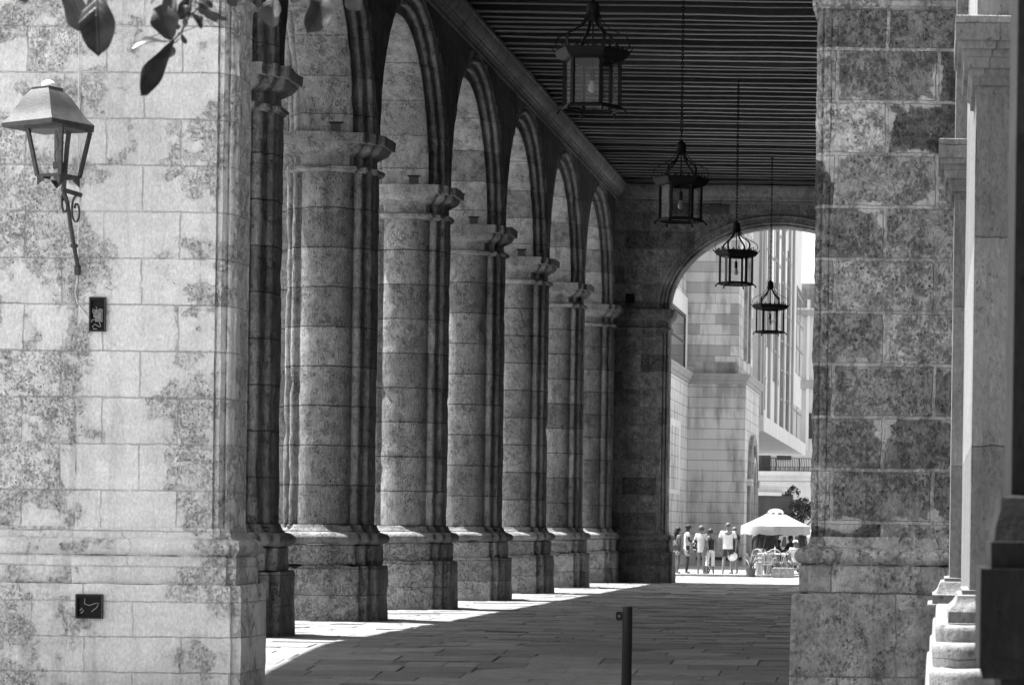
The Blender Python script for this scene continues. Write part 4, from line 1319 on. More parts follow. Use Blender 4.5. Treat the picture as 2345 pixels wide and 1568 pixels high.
m = MB(); leaf_cloud(m, (0, 0, Z - GZ + .05), .78, 1300, .05, .11, (1.05, 1, .8), 13, 3); leaf_cloud(m, (-.35, 0, Z - GZ + .75), .35, 160, .05, .1, (.7, .7, 1.2), 4, 5)
m.build('crown', M['foliage'], tree, smooth=0)
# ------------------------------------------------------------------ cafe at the far end
def ground_at(Y): return GZ if Y > 92.3 else 0.0
def parasol(cx, cy, Y, half_px, apex_y, eave_y, drop_y, name_lab, rz):
    X, Ze = at(cx, eave_y, Y); Za = at(cx, apex_y, Y)[1]; Zd = at(cx, drop_y, Y)[1]
    gz = ground_at(Y)
    t = thing('parasol', (X, Y, gz), name_lab, 'parasol', None, rz)
    Rr = half_px*Y/FPX
    he, ha, hd = Ze - gz, Za - gz, Zd - gz
    N = 8
    def ring(r, z, sag=0, n=4):
        out = []
        for k in range(N):
            for j in range(n):
                f = j/n
                a, b2 = Vector(( math.cos(2*PI*k/N), math.sin(2*PI*k/N), 0)), Vector((math.cos(2*PI*(k+1)/N), math.sin(2*PI*(k+1)/N), 0))
                p = (a + (b2-a)*f)*r
                out.append((p.x, p.y, z - sag*math.sin(PI*f)))
        return out
    hv = ha - (ha-he)*.17
    m = MB()
    prof = [(Rr, he, .0), (Rr*.8, he + (hv-he)*.20, .03), (Rr*.55, he + (hv-he)*.48, .03), (Rr*.25, he + (hv-he)*.85, .015), (Rr*.12, hv, 0)]
    m.grid([ring(r, z, s_) for r, z, s_ in prof], close_u=True)
    m.grid([ring(r, z - .008, s_) for r, z, s_ in prof], close_u=True)
    can = m.build('canopy', M['canvas'], t, smooth=50)
    m = MB()
    def vring(r, z, wv): return [(p[0]*r/Rr, p[1]*r/Rr, z - wv*abs(math.sin(i*.9))) for i, p in enumerate(ring(Rr, 0))]
    m.grid([vring(Rr*1.0, he - .002, 0), vring(Rr*1.012, (he+hd)/2, .01), vring(Rr*1.01, hd, .05)], close_u=True)
    m.grid([vring(Rr*.995, he - .01, 0), vring(Rr*1.005, (he+hd)/2, .01), vring(Rr*1.0, hd, .05)], close_u=True)
    m.build('valance', M['canvas'], can, smooth=50)
    m = MB()
    m.grid([ring(r, z, s_) for r, z, s_ in ((Rr*.27, hv - .10, -.06), (Rr*.2, hv + .01, -.05), (Rr*.1, ha - .02, 0), (.01, ha, 0))], close_u=True)
    m.build('vent_cap', M['canvas'], can, smooth=50)
    m = MB(); m.tube([(0,0,.0), (0,0,ha - .02)], .028, 8); m.build('pole', M['rust'], t, smooth=50)
    m = MB()
    for k in range(N):
        a = 2*PI*k/N
        m.tube([(0, 0, hv - .06), (Rr*.98*math.cos(a), Rr*.98*math.sin(a), he - .012)], .012, 4)
        m.tube([(0, 0, he - .15), (Rr*.5*math.cos(a), Rr*.5*math.sin(a), he + (hv-he)*.48)], .01, 4)
    m.build('rib', M['rust'], t, smooth=0)
    m = MB(); m.lathe([(.24, 0), (.24, .06), (.06, .09), (.045, .3)], 14); m.build('base', M['rust'], t, smooth=40)
k = NT('white_canvas'); c = k.coord()
tl = k.n.new('ShaderNodeBsdfTranslucent'); k.put(tl.inputs[0], .3)
mx = k.n.new('ShaderNodeMixShader'); mx.inputs[0].default_value = .05
k.done(k.math('MULTIPLY', .27, k.ramp(k.noise(c, 3, 4, .6), .3, .7, .92, 1.05)), .85, .1)
k.link(k.b.outputs[0], mx.inputs[1]); k.link(tl.outputs[0], mx.inputs[2]); k.link(mx.outputs[0], k.out.inputs[0])
M['canvas'] = k.mat
parasol(1776, 0, 95.5, 79, 1164, 1204, 1222, 'white cafe parasol with deep valance over the tables', R(9))
parasol(1882, 0, 101, 36, 1200, 1217, 1229, 'second white parasol, half hidden behind the right front pier', R(0))

# terracotta-like pots, agave, planter
M['potdark'] = plain('dark_glazed_pot', .075, .35, .5, var=.25, scale=8)
M['potpale'] = plain('pale_pot', .45, .7, .3, var=.15, scale=5)
M['planter'] = plain('rough_stone_trough', .30, .9, .2, var=.4, scale=9, bumpd=.03)
M['agave'] = plain('agave_leaf', .13, .5, .4, var=.35, scale=6)
M['soil'] = plain('soil', .05, .95, .1)
def pot(x, y, Y, wtop, h, mat, label, plant=None, nl=9, seed=1):
    X, _ = at(x, y, Y); gz = ground_at(Y); s_ = Y/FPX
    t = thing('plant_pot' if plant is None else 'potted_plant', (X, Y, gz), label, 'pot' if plant is None else 'potted plant')
    r = wtop*s_/2; H = h*s_
    m = MB(); m.lathe([(r*.72, 0), (r*.80, H*.3), (r*.93, H*.85), (r*1.02, H*.88), (r*1.04, H), (r*.9, H), (r*.85, H*.9)], 20); m.build('pot', mat, t, smooth=40)
    m = MB(); m.lathe([(r*.86, H*.86), (r*.8, H*.93), (.01, H*.95)], 14, cap=False); m.build('soil', M['soil'], t, smooth=40)
    rnd = random.Random(seed)
    if plant:
        for i in range(nl):
            a = 2*PI*i/nl*1.6 + rnd.uniform(-.3, .3); L = rnd.uniform(.7, 1.15)*plant*s_; lean = rnd.uniform(.12, .85)
            m = MB(); rows = []
            for j in range(9):
                f = j/8
                rr_ = L*lean*f**1.2; zz = H*.9 + L*(f - lean*.45*f*f)
                wd = .045*(1 - f)**.6*(.6 + f) + .002
                p = Vector((rr_*math.cos(a), rr_*math.sin(a), zz)); sd2 = Vector((-math.sin(a), math.cos(a), 0))
                rows.append([p - sd2*wd, p + Vector((0,0,-.012)), p + sd2*wd, p + Vector((0,0,.006))])
            m.loft(rows); m.build('leaf', M['agave'], t, smooth=40)
pot(1719, 1315, 91.6, 25, 21, M['potdark'], 'dark round pot with a tall spiky agave beside the white parasol', 48, 12, 4)
pot(1737, 1314, 93.2, 22, 27, M['potpale'], 'pale tapered pot without plant behind the agave pot')
pot(1757, 1316, 93.6, 20, 19, M['potdark'], 'dark low pot between the pale pot and the wicker chairs')
X0, Z0 = at(1750 + 22, 1325, 90.5); X1, _ = at(1818, 1325, 90.5)
X0 = at(1770, 1325, 90.5)[0]
t = thing('stone_planter', ((X0+X1)/2, 90.5, 0), 'rough stone trough planter filled with leafy plants before the cafe chairs', 'planter')
W_ = (X1-X0)/2
m = MB(); m.loft([[(-W_*a, -.22*a, z), (W_*a, -.22*a, z), (W_*a, .22*a, z), (-W_*a, .22*a, z)] for z, a in ((0, .97), (.05, 1), (.15, 1.0), (.28, 1.01), (.35, .99), (.37, .95), (.34, .85))]); m.build('trough', M['planter'], t, smooth=20, jit=[(.012, 9)])
for i, dx in enumerate((-.28, -.12, .03, .16, .27)):
    m = MB()
    rnd = random.Random(i)
    for q in range(8):
        a = rnd.uniform(0, 2*PI); L = rnd.uniform(.16, .34); le = rnd.uniform(.1, .9)
        m.bar([(dx, 0, .33), (dx + L*le*.5*math.cos(a), L*le*.5*math.sin(a), .33 + L*.7), (dx + L*le*math.cos(a), L*le*math.sin(a), .33 + L*(1 - le*.3))], .035, .004)
    leaf_cloud(m, (dx, 0, .46), .13, 40, .02, .045, clumps=3, seed=i)
    m.build('plant', M['agave'], t, smooth=0)

# chairs and tables
M['wicker'] = plain('white_wicker', .24, .6, .3, var=.12, scale=20)
M['cloth'] = plain('table_cloth', .5, .8, .2, var=.08)
def chair(x, Y, rz, label):
    X, _ = at(x, 1300, Y)
    t = thing('cafe_chair', (X, Y, ground_at(Y)), label, 'chair', 'wicker cafe chairs', rz)
    m = MB()
    m.loft([[(-.24, -.22, .42), (.24, -.22, .42), (.21, .22, .42), (-.21, .22, .42)], [(-.25, -.23, .44), (.25, -.23, .44), (.22, .23, .44), (-.22, .23, .44)], [(-.24, -.22, .46), (.24, -.22, .46), (.21, .22, .46), (-.21, .22, .46)]])
    m.build('seat', M['wicker'], t, smooth=30)
    for sx_, sy_ in ((-1,-1), (1,-1), (-1,1), (1,1)):
        m = MB(); m.tube([(sx_*.26, sy_*.25, 0), (sx_*.22, sy_*.20, .43)], .018, 6); m.build('leg', M['wicker'], t, smooth=50)
    m = MB()   # arched back, seat end at -y; arms curve forward
    arch = [(-.25, .22, .44), (-.27, .25, .62)] + [(.26*-math.cos(PI*i/12), .26, .66 + .24*math.sin(PI*i/12)) for i in range(1, 12)] + [(.27, .25, .62), (.25, .22, .44)]
    m.tube(arch, .018, 6)
    for i in range(-4, 5):
        x_ = i*.052; zt_ = .66 + .24*math.sqrt(max(0, 1 - (x_/.26)**2))
        m.tube([(x_*.8, .21, .44), (x_, .255, zt_)], .009, 5)
    m.build('backrest', M['wicker'], t, smooth=50)
    for s_ in (-1, 1):
        m = MB(); m.tube([(s_*.27, .24, .66), (s_*.30, .08, .68), (s_*.30, -.14, .67), (s_*.27, -.22, .60), (s_*.24, -.22, .44)], .016, 6); m.build('armrest', M['wicker'], t, smooth=50)
    return t
chair(1745, 92.9, R(140), 'wicker chair nearest the potted agave, turned sideways')
chair(1756, 91.7, R(200), 'wicker chair between the agave pots and the stone trough')
chair(1775, 92.4, R(175), 'wicker chair behind the left end of the stone trough')
chair(1816, 92.8, R(180), 'wicker chair under the seated man in the white cap')
def table(x, Y, label):
    X, _ = at(x, 1300, Y)
    t = thing('cafe_table', (X, Y, ground_at(Y)), label, 'table', 'round cafe tables')
    m = MB(); m.lathe([(.02, .70), (.40, .70), (.42, .715), (.42, .735), (.40, .745), (.02, .745)], 24); m.build('tabletop', M['cloth'], t, smooth=30)
    m = MB(); m.lathe([(.26, 0), (.24, .03), (.05, .07), (.035, .12), (.035, .70)], 14); m.build('pedestal', M['wicker'], t, smooth=30)
table(1760, 94.6, 'round white cafe table behind the wicker chairs on the left of the parasol pole')
table(1797, 94.3, 'round white cafe table in front of the seated man in the white cap')
m = MB(); X, _ = at(1783, 1262, 94.3)
m.lathe([(.035, 0), (.037, .02), (.036, .15), (.02, .19), (.013, .23), (.015, .25)], 10); o = m.build('bottle', M['potpale'], smooth=40); o.location = (at(1792, 0, 94.25)[0], 94.25, ground_at(94.3) + .7455); tag(o, 'pale bottle standing on the right cafe table', 'bottle')

# pale car parked behind the parasol
M['carpaint'] = plain('pale_car_paint', .45, .3, .5, var=.05)
M['tyre'] = plain('tyre_rubber', .03, .8, .2)
XA, _ = at(1776, 0, 112); XB, _ = at(1856, 0, 112)
t = thing('parked_car', ((XA+XB)/2, 112, GZ), 'pale boxy off-road car with spare wheel, parked behind the parasol', 'car')
hw = (XB-XA)/2
Lc = 1.9; Wc = .8
m = MB()
def cs(x, z0, z1, tw, bwid): return [(x, -bwid, z0), (x, bwid, z0), (x, bwid, .82), (x, tw, z1), (x, -tw, z1), (x, -bwid, .82)]
m.loft([cs(-hw*1.0, .35, .80, .74, .76), cs(-hw*.97, .28, .86, .76, .8), cs(-hw*.45, .26, .93, .74, .8), cs(-hw*.30, .26, 1.32, .66, .8), cs(hw*.2, .26, 1.42, .66, .8), cs(hw*.86, .26, 1.40, .66, .8), cs(hw*.97, .28, 1.0, .74, .8), cs(hw*1.0, .34, .85, .74, .78)])
m.build('body', M['carpaint'], t, smooth=25)
m = MB()
for x0_, x1_ in ((-hw*.26, hw*.12), (hw*.17, hw*.52), (hw*.57, hw*.84)):
    m.loft([[(x0_ + .05, -.813, .88), (x1_, -.813, .88), (x1_, -.80, .88), (x0_ + .05, -.80, .88)], [(x0_ + .14, -.70, 1.30), (x1_ - .03, -.70, 1.30), (x1_ - .03, -.68, 1.30), (x0_ + .14, -.68, 1.30)]])
m.build('window', M['darkglass'], t, smooth=0)
for sx_ in (-.62, .62):
    for sy_ in (-.74, .74):
        m = MB(); rot = [(0, .10), (.30, .10), (.33, .07), (.33, -.07), (.30, -.10), (0, -.10)]
        m.loft([[(sx_*hw + r*math.cos(2*PI*k/18), sy_ + w_, .33 + r*math.sin(2*PI*k/18)) for k in range(18)] for r, w_ in [(max(r, .01), w_) for r, w_ in rot]])
        wh = m.build('wheel', M['tyre'], t, smooth=40)
        m = MB(); m.loft([[(sx_*hw + r*math.cos(2*PI*k/14), sy_ + (1 if sy_ > 0 else -1)*w_, .33 + r*math.sin(2*PI*k/14)) for k in range(14)] for r, w_ in ((.19, .09), (.18, .108), (.05, .115))]); m.build('rim', M['carpaint'], wh, smooth=40)
m = MB(); m.loft([[(hw*1.0 + w_, .0 + r*math.cos(2*PI*k/18), .85 + r*math.sin(2*PI*k/18)) for k in range(18)] for r, w_ in ((.30, .0), (.32, .05), (.31, .16), (.26, .18), (.02, .18))]); m.build('spare_wheel', M['tyre'], t, smooth=40)
m = MB(); m.lathe([(.02, -.02), (.06, -.01), (.06, .03), (.02, .04)], 8, (-hw*.98, -.55, .66)); m.build('headlight', M['white'], t, smooth=40)

# ------------------------------------------------------------------ people
SK = {}
def mat_once(name, col, rough=.8, **kw):
    if name not in SK: SK[name] = plain(name, col, rough, .25, **kw)
    return SK[name]
def pattern_cloth(name, lo=.03, hi=.7):
    if name in SK: return SK[name]
    k = NT(name); c = k.coord()
    v_ = k.voro(c, 16).outputs['Distance']
    SK[name] = k.done(k.ramp(v_, .30, .42, hi, lo), .85, .2)
    return SK[name]
def skin_mesh(name, chains, mat, parent, sub=2):
    """chains: list of point lists [(x,y,z,r or (rx,ry))]; points given twice share one vertex"""
    verts = []; rad = []; edges = []; key = {}; roots = []
    for ch in chains:
        prev = None
        for p in ch:
            q = (round(p[0], 4), round(p[1], 4), round(p[2], 4))
            if q not in key:
                key[q] = len(verts); verts.append(q); r = p[3]; rad.append(r if isinstance(r, tuple) else (r, r))
            i = key[q]
            if prev is not None and prev != i and (prev, i) not in edges and (i, prev) not in edges: edges.append((prev, i))
            prev = i
    me = bpy.data.meshes.new(name); me.from_pydata(verts, edges, []); me.materials.append(mat)
    o = bpy.data.objects.new(name, me); C.objects.link(o); o.parent = parent
    sm = o.modifiers.new('skin', 'SKIN'); sm.use_smooth_shade = True
    lay = me.skin_vertices[0].data if me.skin_vertices else None
    # connected islands: first vertex of each is its root
    par = list(range(len(verts)))
    def find(a):
        while par[a] != a: a = par[a]
        return a
    for a, b2 in edges: par[find(a)] = find(b2)
    seen = set()
    for i in range(len(verts)):
        lay[i].radius = rad[i]; lay[i].use_root = False
        f = find(i)
        if f not in seen: seen.add(f); lay[i].use_root = True
    if sub:
        s_ = o.modifiers.new('smooth', 'SUBSURF'); s_.levels = sub; s_.render_levels = sub
    return o
def lerp(a, b2, f): return tuple(a[i] + (b2[i]-a[i])*f for i in range(3))
TS = .55
def person(x, Y, height, rz, label, skin=.16, hair='short', hair_col=.03, top=None, top_col=.7, sleeve=.45, top_len=0.0, bottom=None, bottom_col=.1, leg_len=.55,
           arms=None, sit=False, cap=None, shoes=.05, lean=0.0, head_turn=0.0, wide=1.0, top_mat=None, bottom_mat=None, gz=None, z_add=0.0):
    skin *= .5; hair_col = min(hair_col*.35, .07); top_col *= .75; bottom_col *= .75
    if shoes is not None: shoes *= .6
    X, _ = at(x, 1300, Y)
    t = bpy.data.objects.new('person', None); C.objects.link(t)
    t.location = (X, Y, (ground_at(Y) if gz is None else gz) + z_add); t.rotation_euler = (0, 0, rz); t.scale = (height/1.75,)*3
    tag(t, label, 'person')
    w_ = wide
    base = 0.0
    dz = -.46 if sit else 0
    L = lean
    pel = (0, 0, .95+dz); sp = (0, .0+L*.3, 1.14+dz); che = (0, .01+L*.7, 1.33+dz); nk = (0, .0+L, 1.49+dz); hd0 = (0, .015+L, 1.56+dz); hd1 = (0, .03+L, 1.64+dz); hd2 = (0, .02+L, 1.71+dz)
    bodyc = [[pel + ((.125*w_, .10),), sp + ((.12*w_, .095),), che + ((.135*w_, .105),), nk + (.055,), hd0 + (.07,), hd1 + ((.075, .092),), hd2 + (.062,)]]
    J = {}
    for s_ in (-1, 1):
        sh = (s_*.175*w_, .0+L*.8, 1.42+dz); J['sh', s_] = sh
        el, wr, ha = (arms or {}).get(s_, ((s_*.235*w_, -.02+L*.7, 1.14+dz), (s_*.25*w_, .05+L*.7, .90+dz), (s_*.25*w_, .075+L*.7, .82+dz)))
        if sit and arms and s_ in arms: pass
        J['el', s_], J['wr', s_], J['ha', s_] = el, wr, ha
        bodyc.append([che + ((.135*w_, .105),), sh + (.062,), lerp(sh, el, .5) + (.05,), el + (.041,), lerp(el, wr, .4) + (.040,), wr + (.027,), ha + ((.036, .022),)])
        # five fingers: short chains rooted in the palm
        d = (Vector(ha) - Vector(wr)).normalized()
        sidev = d.cross(Vector((s_*1.0, .3, 0))).normalized()
        for fi, (off, ln) in enumerate(((-.027, .075), (-.009, .088), (.009, .082), (.026, .066))):
            p0 = Vector(ha) + sidev*off*.8; p1 = p0 + d*ln*.5 + sidev*off*.3; p2 = p1 + d*ln*.45 + Vector((-s_*.018, .01, 0))
            bodyc.append([tuple(p0) + (.010,), tuple(p1) + (.009,), tuple(p2) + (.007,)])
        p0 = Vector(wr) + d*.03 - sidev*.02; bodyc.append([tuple(p0) + (.012,), tuple(p0 - sidev*.035 + d*.035) + (.010,), tuple(p0 - sidev*.04 + d*.07) + (.008,)])
        hp = (s_*.09*w_, 0, .91+dz)
        if sit:
            kn = (s_*.13, .42, .50); an = (s_*.13, .40, .09)
        else:
            st_ = ((sum(map(ord, label)) % 7) - 3)*.035*s_; kn = (s_*.10*w_ + (.012 if s_ > 0 else -.0), .03 + st_*.7, .50); an = (s_*.125*w_, -.015 + st_, .085)
        toe = (an[0] + s_*.02, an[1] + .13, .035)
        J['hp', s_], J['kn', s_], J['an', s_] = hp, kn, an
        bodyc.append([pel + ((.125*w_, .10),), hp + (.088,), lerp(hp, kn, .45) + (.076,), kn + (.062,), lerp(kn, an, .33) + (.064,), lerp(kn, an, .75) + (.046,), an + (.040,)])
        bodyc.append([(an[0], an[1], .0851 - .0001*1) + (.036,), (an[0], an[1] - .03, .045) + (.036,), toe + (.032,)])
    # nose, ears
    fx = Vector((math.sin(head_turn), math.cos(head_turn), 0)); sx_ = Vector((fx.y, -fx.x, 0)); hc = Vector(hd1)
    p = hc + fx*.088 + Vector((0, 0, -.005)); bodyc.append([tuple(p) + (.012,), tuple(p + fx*.022 + Vector((0,0,-.028))) + (.014,)])
    p = hc + fx*.080 + Vector((0, 0, -.058)); bodyc.append([tuple(p - sx_*.02) + (.007,), tuple(p + sx_*.02) + (.007,)])
    for s_ in (-1, 1):
        p = hc + sx_*s_*.078 - fx*.01; bodyc.append([tuple(p) + ((.012, .02),), tuple(p + Vector((0,0,-.035))) + ((.010, .014),)])
    body = skin_mesh('body', bodyc, mat_once('skin_%d' % int(skin*100), skin, .6), t)
    m = MB()
    for s_ in (-1, 1): m.sphere(hc + fx*.083 + sx_*s_*.032 + Vector((0,0,.005)), .011, 8, 6)
    m.build('eyes', mat_once('eye_dark', .02, .2), body, smooth=60)
    if hair:
        m = MB()
        def cap_shell(c, r, zlo, sc):
            rows = []
            for i in range(9):
                th = PI*.5 - (PI*.5 + zlo)*i/8
                rr_ = r*math.cos(th) if i else .004
                rows.append([(c[0] + sc[0]*rr_*math.cos(2*PI*k_/16), c[1] + sc[1]*rr_*math.sin(2*PI*k_/16), c[2] + sc[2]*r*math.sin(th)) for k_ in range(16)])
            m.grid(rows, close_u=True)
        back = -fx*.022
        if hair == 'short': cap_shell(hc + back + Vector((0,0,.028)), .098, .35, (.94, 1.04, .95))
        elif hair == 'bob':
            cap_shell(hc + back + Vector((0,0,.025)), .115, .85, (.98, 1.02, 1.0))
        elif hair == 'long':
            cap_shell(hc + back + Vector((0,0,.025)), .108, .6, (.96, 1.04, 1.0))
            pts = [hc + back*1.5 + Vector((0,0,.06)), hc - fx*.075 + Vector((0,0,-.04)), hc - fx*.095 + Vector((0,0,-.17)), hc - fx*.105 + Vector((0,0,-.31)), hc - fx*.095 + Vector((0,0,-.42))]
            m.tube(pts, [.07, .092, .09, .07, .02], 10)
        m.build('hair', mat_once('hair_%d' % int(hair_col*100), hair_col, .6, var=.35, scale=30), body, smooth=60, jit=[(.012, 25)])
    if cap:
        m = MB()
        rows = [[(hc.x + r*math.cos(2*PI*k_/16), hc.y + r*1.12*math.sin(2*PI*k_/16) - .005, hc.z + z) for k_ in range(16)] for r, z in ((.098, .025), (.100, .05), (.088, .09), (.055, .115), (.004, .122))]
        m.grid(rows, close_u=True); m.lathe([(.099, .02), (.103, .03), (.099, .05)], 16, hc, False, (1, 1.12))
        fp = hc + fx*.10 + Vector((0,0,.03))
        m.loft([[tuple(fp + sx_*a*.085 + fx*(.0 + b_*.085*(1 - a*a*.5)) + Vector((0,0,dzz - b_*.02))) for a in (-1, -.5, 0, .5, 1)] + [tuple(fp + sx_*a*.085 + Vector((0,0,dzz))) for a in (1, .5, 0, -.5, -1)] for dzz, b_ in ((0, 1), (.008, 1))])
        m.build('cap', cap, body, smooth=40)
    if top:
        mt = top_mat or mat_once('shirt_%d' % int(top_col*100), top_col)
        ch = [[(0, 0, .915+dz-top_len, (.165*w_, .135)), (0, 0, .928+dz-top_len, (.165*w_, .135)), (0, 0, .96+dz-top_len, (.163*w_, .133)), (0, .0+L*.15, 1.03+dz, (.158*w_, .128)), sp + ((.152*w_, .122),), che + ((.165*w_, .128),), (0, .0+L*.95, 1.455+dz, (.095, .075))]]
        if sleeve > 0:
            for s_ in (-1, 1):
                sh, el, wr = J['sh', s_], J['el', s_], J['wr', s_]
                cc = [che + ((.165*w_, .128),), sh + (.074,)]
                f = sleeve
                if f <= 1: cc += [lerp(sh, el, f*.6) + (.062,), lerp(sh, el, f) + (.060,)]
                else: cc += [lerp(sh, el, .5) + (.066,), el + (.056,), lerp(el, wr, min(f-1, .9)) + (.046,)]
                ch.append(cc)
        skin_mesh('shirt', ch, mt, body)
    if bottom:
        mt = bottom_mat or mat_once('trousers_%d' % int(bottom_col*100), bottom_col)
        ch = []
        if bottom == 'skirt':
            ch = [[(0, 0, 1.0+dz, (.14, .115)), (0, 0, .88+dz, (.165, .135)), (0, 0, .72+dz, (.18, .15)), (0, .0, .62+dz, (.19, .16))]]
        else:
            for s_ in (-1, 1):
                hp, kn, an = J['hp', s_], J['kn', s_], J['an', s_]
                cc = [(0, 0, 1.0+dz, (.142*w_, .118)), (0, 0, .93+dz, (.145*w_, .12)), hp + (.103,)]
                if leg_len <= 1: cc += [lerp(hp, kn, leg_len*.55) + (.095,), lerp(hp, kn, leg_len*.96) + (.092,), lerp(hp, kn, leg_len) + (.092,)]
                else: cc += [lerp(hp, kn, .5) + (.088,), kn + (.070,), lerp(kn, an, (leg_len - 1)*.96) + (.066,), lerp(kn, an, leg_len - 1) + (.066,)]
                ch.append(cc)
        skin_mesh('trousers' if leg_len > 1 else ('skirt' if bottom == 'skirt' else 'shorts'), ch, mt, body)
    if shoes is not None:
        for s_ in (-1, 1):
            an = J['an', s_]
            skin_mesh('shoe', [[(an[0], an[1], .10, .042), (an[0], an[1] - .02, .05, (.045, .045)), (an[0] + s_*.01, an[1] + .07, .038, (.045, .036)), (an[0] + s_*.02, an[1] + .145, .032, (.04, .03))]], mat_once('shoe_%d' % int(shoes*100), shoes), body, 1)
    return t, J
BACK = 0.0                    # facing away from the viewer (+Y)
YP = 92.9
camo = pattern_cloth('patterned_cloth')
# woman with black hair and shoulder bag, mostly behind the end wall
t1, J1 = person(1551, YP, 1.62, R(-60), 'person with long black hair and brown shoulder bag, half hidden by the far wall', .13, 'long', .015, 'shirt', .16, .4, 0, 'shorts', .4, leg_len=.5, bottom_mat=pattern_cloth('speckled_cloth', .12, .55), shoes=.3)
ca = {-1: ((-.23, .04, 1.15), (-.05, .24, 1.14), (.03, .26, 1.15)), 1: ((.23, .04, 1.16), (.06, .23, 1.19), (-.02, .25, 1.20))}
t2, J2 = person(1573, YP + .35, 1.72, R(-75), 'person in flat dark cap and pale shirt with folded arms, facing right', .06, 'short', .02, 'shirt', .62, .5, .05, 'shorts', .4, leg_len=.7, bottom_mat=pattern_cloth('speckled_cloth', .12, .55), arms=ca, cap=mat_once('dark_cap', .03), shoes=.4)
t3, J3 = person(1605, YP, 1.68, R(-12), 'person with curly hair in a loose pale shirt, patterned bag on the left shoulder', .28, 'bob', .16, 'shirt', .50, .75, .13, 'shorts', .18, leg_len=.62, shoes=.6)
t4, J4 = person(1626, YP + .2, 1.58, R(5), 'person with dark bobbed hair, dark sleeveless top and white cropped trousers', .26, 'bob', .07, 'shirt', .03, .0, -.02, 'trousers', .74, leg_len=1.5, shoes=.4)
pa = {-1: ((-.30, .02, 1.16), (-.29, .10, .92), (-.285, .13, .84)), 1: ((.30, -.03, 1.14), (.27, .02, .88), (.265, .04, .80))}
t5, J5 = person(1666, YP - .1, 1.80, R(0), 'tall person in a white T-shirt and dark shorts holding a white hat', .30, 'short', .25, 'shirt', .78, .75, .06, 'shorts', .05, leg_len=.75, arms=pa, wide=1.2, shoes=.55)
pt = {-1: ((-.25, .14, 1.24), (-.36, .30, 1.42), (-.38, .36, 1.49)), 1: ((.235, 0, 1.14), (.24, .10, .92), (.24, .13, .84))}
t6, J6 = person(1681, YP + .9, 1.66, R(35), 'person in a dark top pointing, standing behind the tall one in white', .26, 'short', .5, 'shirt', .03, .5, 0, 'shorts', .03, leg_len=.9, arms=pt, shoes=.05)
# bags and hat
def world(t, p): 
    return Matrix.Translation(t.location) @ Matrix.Rotation(t.rotation_euler.z, 4, 'Z') @ Matrix.Scale(t.scale[0], 4) @ Vector(p)
def bag(name, p, w_, h_, d_, mat, label, strap=None, cat='bag'):
    t = thing(name, p, label, cat)
    m = MB()
    m.loft([[(w_*a*math.cos(2*PI*k_/14), d_*a*math.sin(2*PI*k_/14), z*h_) for k_ in range(14)] for z, a in ((0, .5), (.06, .85), (.3, 1.0), (.6, .95), (.9, .8), (1.0, .62))])
    m.build('pouch', mat, t, smooth=50, jit=[(.012, 9)])
    if strap:
        m = MB(); m.bar([Vector(q) - Vector(p) for q in strap], .03, .006, (1, 0, 0)); m.build('strap', mat, t, smooth=30)
p = world(t3, (-.235, -.01, .86)); bag('shoulder_bag', p, .085, .40, .09, camo, 'black and white patterned bag on the shoulder of the person in the loose pale shirt', [p + Vector((0, -.03, .38)), p + Vector((.05, -.02, .55)), p + Vector((.05, .05, .55)), p + Vector((0, .05, .38))])
p = world(t1, (.16, -.20, .86)); bag('shoulder_bag', p, .15, .24, .08, mat_once('brown_leather', .07, .5), 'brown leather bag on the hip of the black haired person', [p + Vector((0, 0, .22)), p + Vector((-.10, .08, .48)), p + Vector((-.14, .16, .54))])
Xb, _ = at(1619, 1316, YP + .6); bag('cloth_bag', (Xb, YP + .6, GZ), .11, .42, .08, camo, 'patterned cloth bag standing on the ground between the two women')
p = world(t5, J5['ha', 1])
hat = thing('sun_hat', p + Vector((-.10, -.02, -.20)), 'white brimmed hat hanging from the hand of the tall person', 'hat')
m = MB()
for i_, (r, y_) in enumerate(()): pass
hr = Matrix.Rotation(R(82), 3, 'X') @ Matrix.Rotation(R(25), 3, 'Z')
prof = [(.175, .0), (.17, .008), (.12, .015), (.10, .03), (.092, .08), (.065, .105), (.01, .11)]
m.loft([[hr @ Vector((r*math.cos(2*PI*k_/20), r*.9*math.sin(2*PI*k_/20), z)) for k_ in range(20)] for r, z in prof])
m.build('brim_and_crown', mat_once('white_straw', .66), hat, smooth=45)
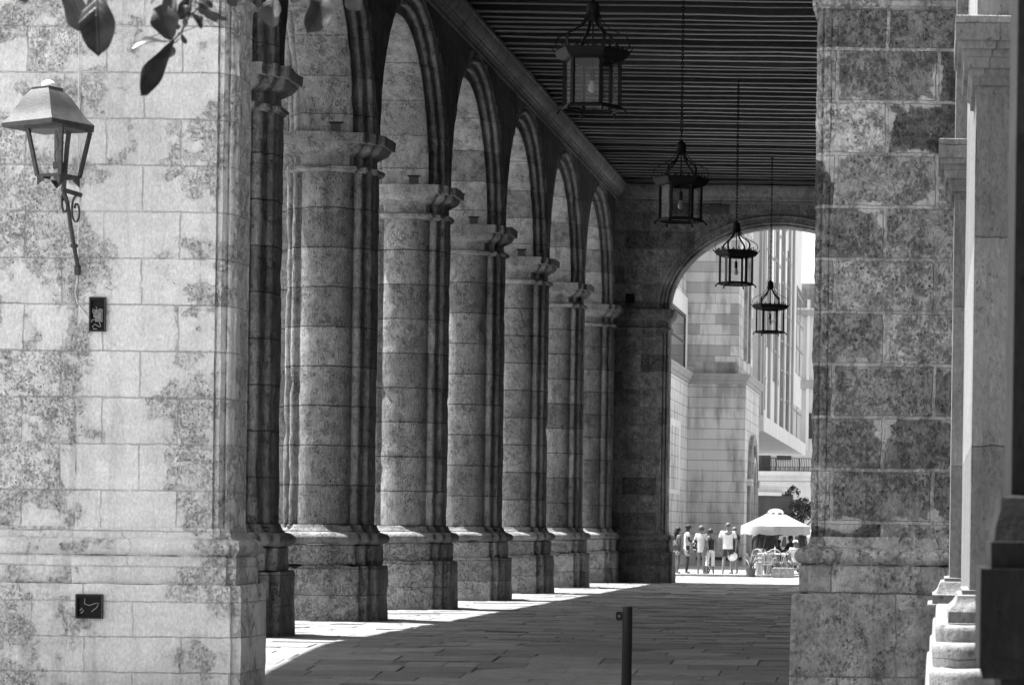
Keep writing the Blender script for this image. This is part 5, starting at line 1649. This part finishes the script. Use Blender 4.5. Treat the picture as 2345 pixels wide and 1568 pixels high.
# cafe guests
sa = {s_: ((s_*.22, .12, .72), (s_*.17, .34, .72), (s_*.15, .40, .73)) for s_ in (-1, 1)}
person(1747, 95.6, 1.72, R(160), 'dark clothed person with light trousers standing under the left of the parasol', .07, 'short', .015, 'shirt', .025, .5, 0, 'trousers', .6, leg_len=1.7, shoes=.05)
person(1764, 94.9, 1.70, R(20), 'person in black vest over white sleeves standing left of the parasol pole', .08, 'short', .012, 'shirt', .02, .0, 0, 'trousers', .03, leg_len=1.7, shoes=.03)
person(1735, 96.5, 1.66, R(200), 'person in mid grey at the left edge under the parasol', .07, 'short', .02, 'shirt', .12, .5, 0, 'trousers', .05, leg_len=1.7, shoes=.05)
person(1783, 95.4, 1.66, R(80), 'seated dark person between the two parasol poles', .07, 'short', .015, 'shirt', .03, .5, 0, 'trousers', .03, leg_len=1.7, arms=sa, sit=True, shoes=.05)
person(1810, 95.3, 1.72, R(120), 'seated dark silhouette facing left beside the pale car', .05, 'short', .012, 'shirt', .02, 1.5, 0, 'trousers', .03, leg_len=1.7, arms=sa, sit=True, shoes=.03, z_add=.12)
person(1833, 98.2, 1.66, R(-10), 'person with very long black hair in a dark dress near the right pier', .14, 'long', .01, 'shirt', .025, .3, .1, 'skirt', .025, shoes=.05)
person(1821, 92.9, 1.66, R(0), 'seated person in a white shirt and white cap, back to the viewer', .22, 'short', .2, 'shirt', .72, .6, 0, 'trousers', .3, leg_len=1.7, arms=sa, sit=True, cap=mat_once('white_cap', .72), shoes=.1)
# chairs for the two other seated guests
c1 = chair(1784, 95.4, R(80 - 180), 'wicker chair under the seated dark person between the parasol poles')
c2 = chair(1811, 95.3, R(120 - 180), 'wicker chair under the dark silhouette facing left')

# turn the grown figures into plain meshes
dg = bpy.context.evaluated_depsgraph_get()
grown = [o for o in SC.objects if o.type == 'MESH' and o.modifiers]
new = [bpy.data.meshes.new_from_object(o.evaluated_get(dg)) for o in grown]
for o, me in zip(grown, new):
    o.modifiers.clear()
    o.data = me
    me.shade_smooth()
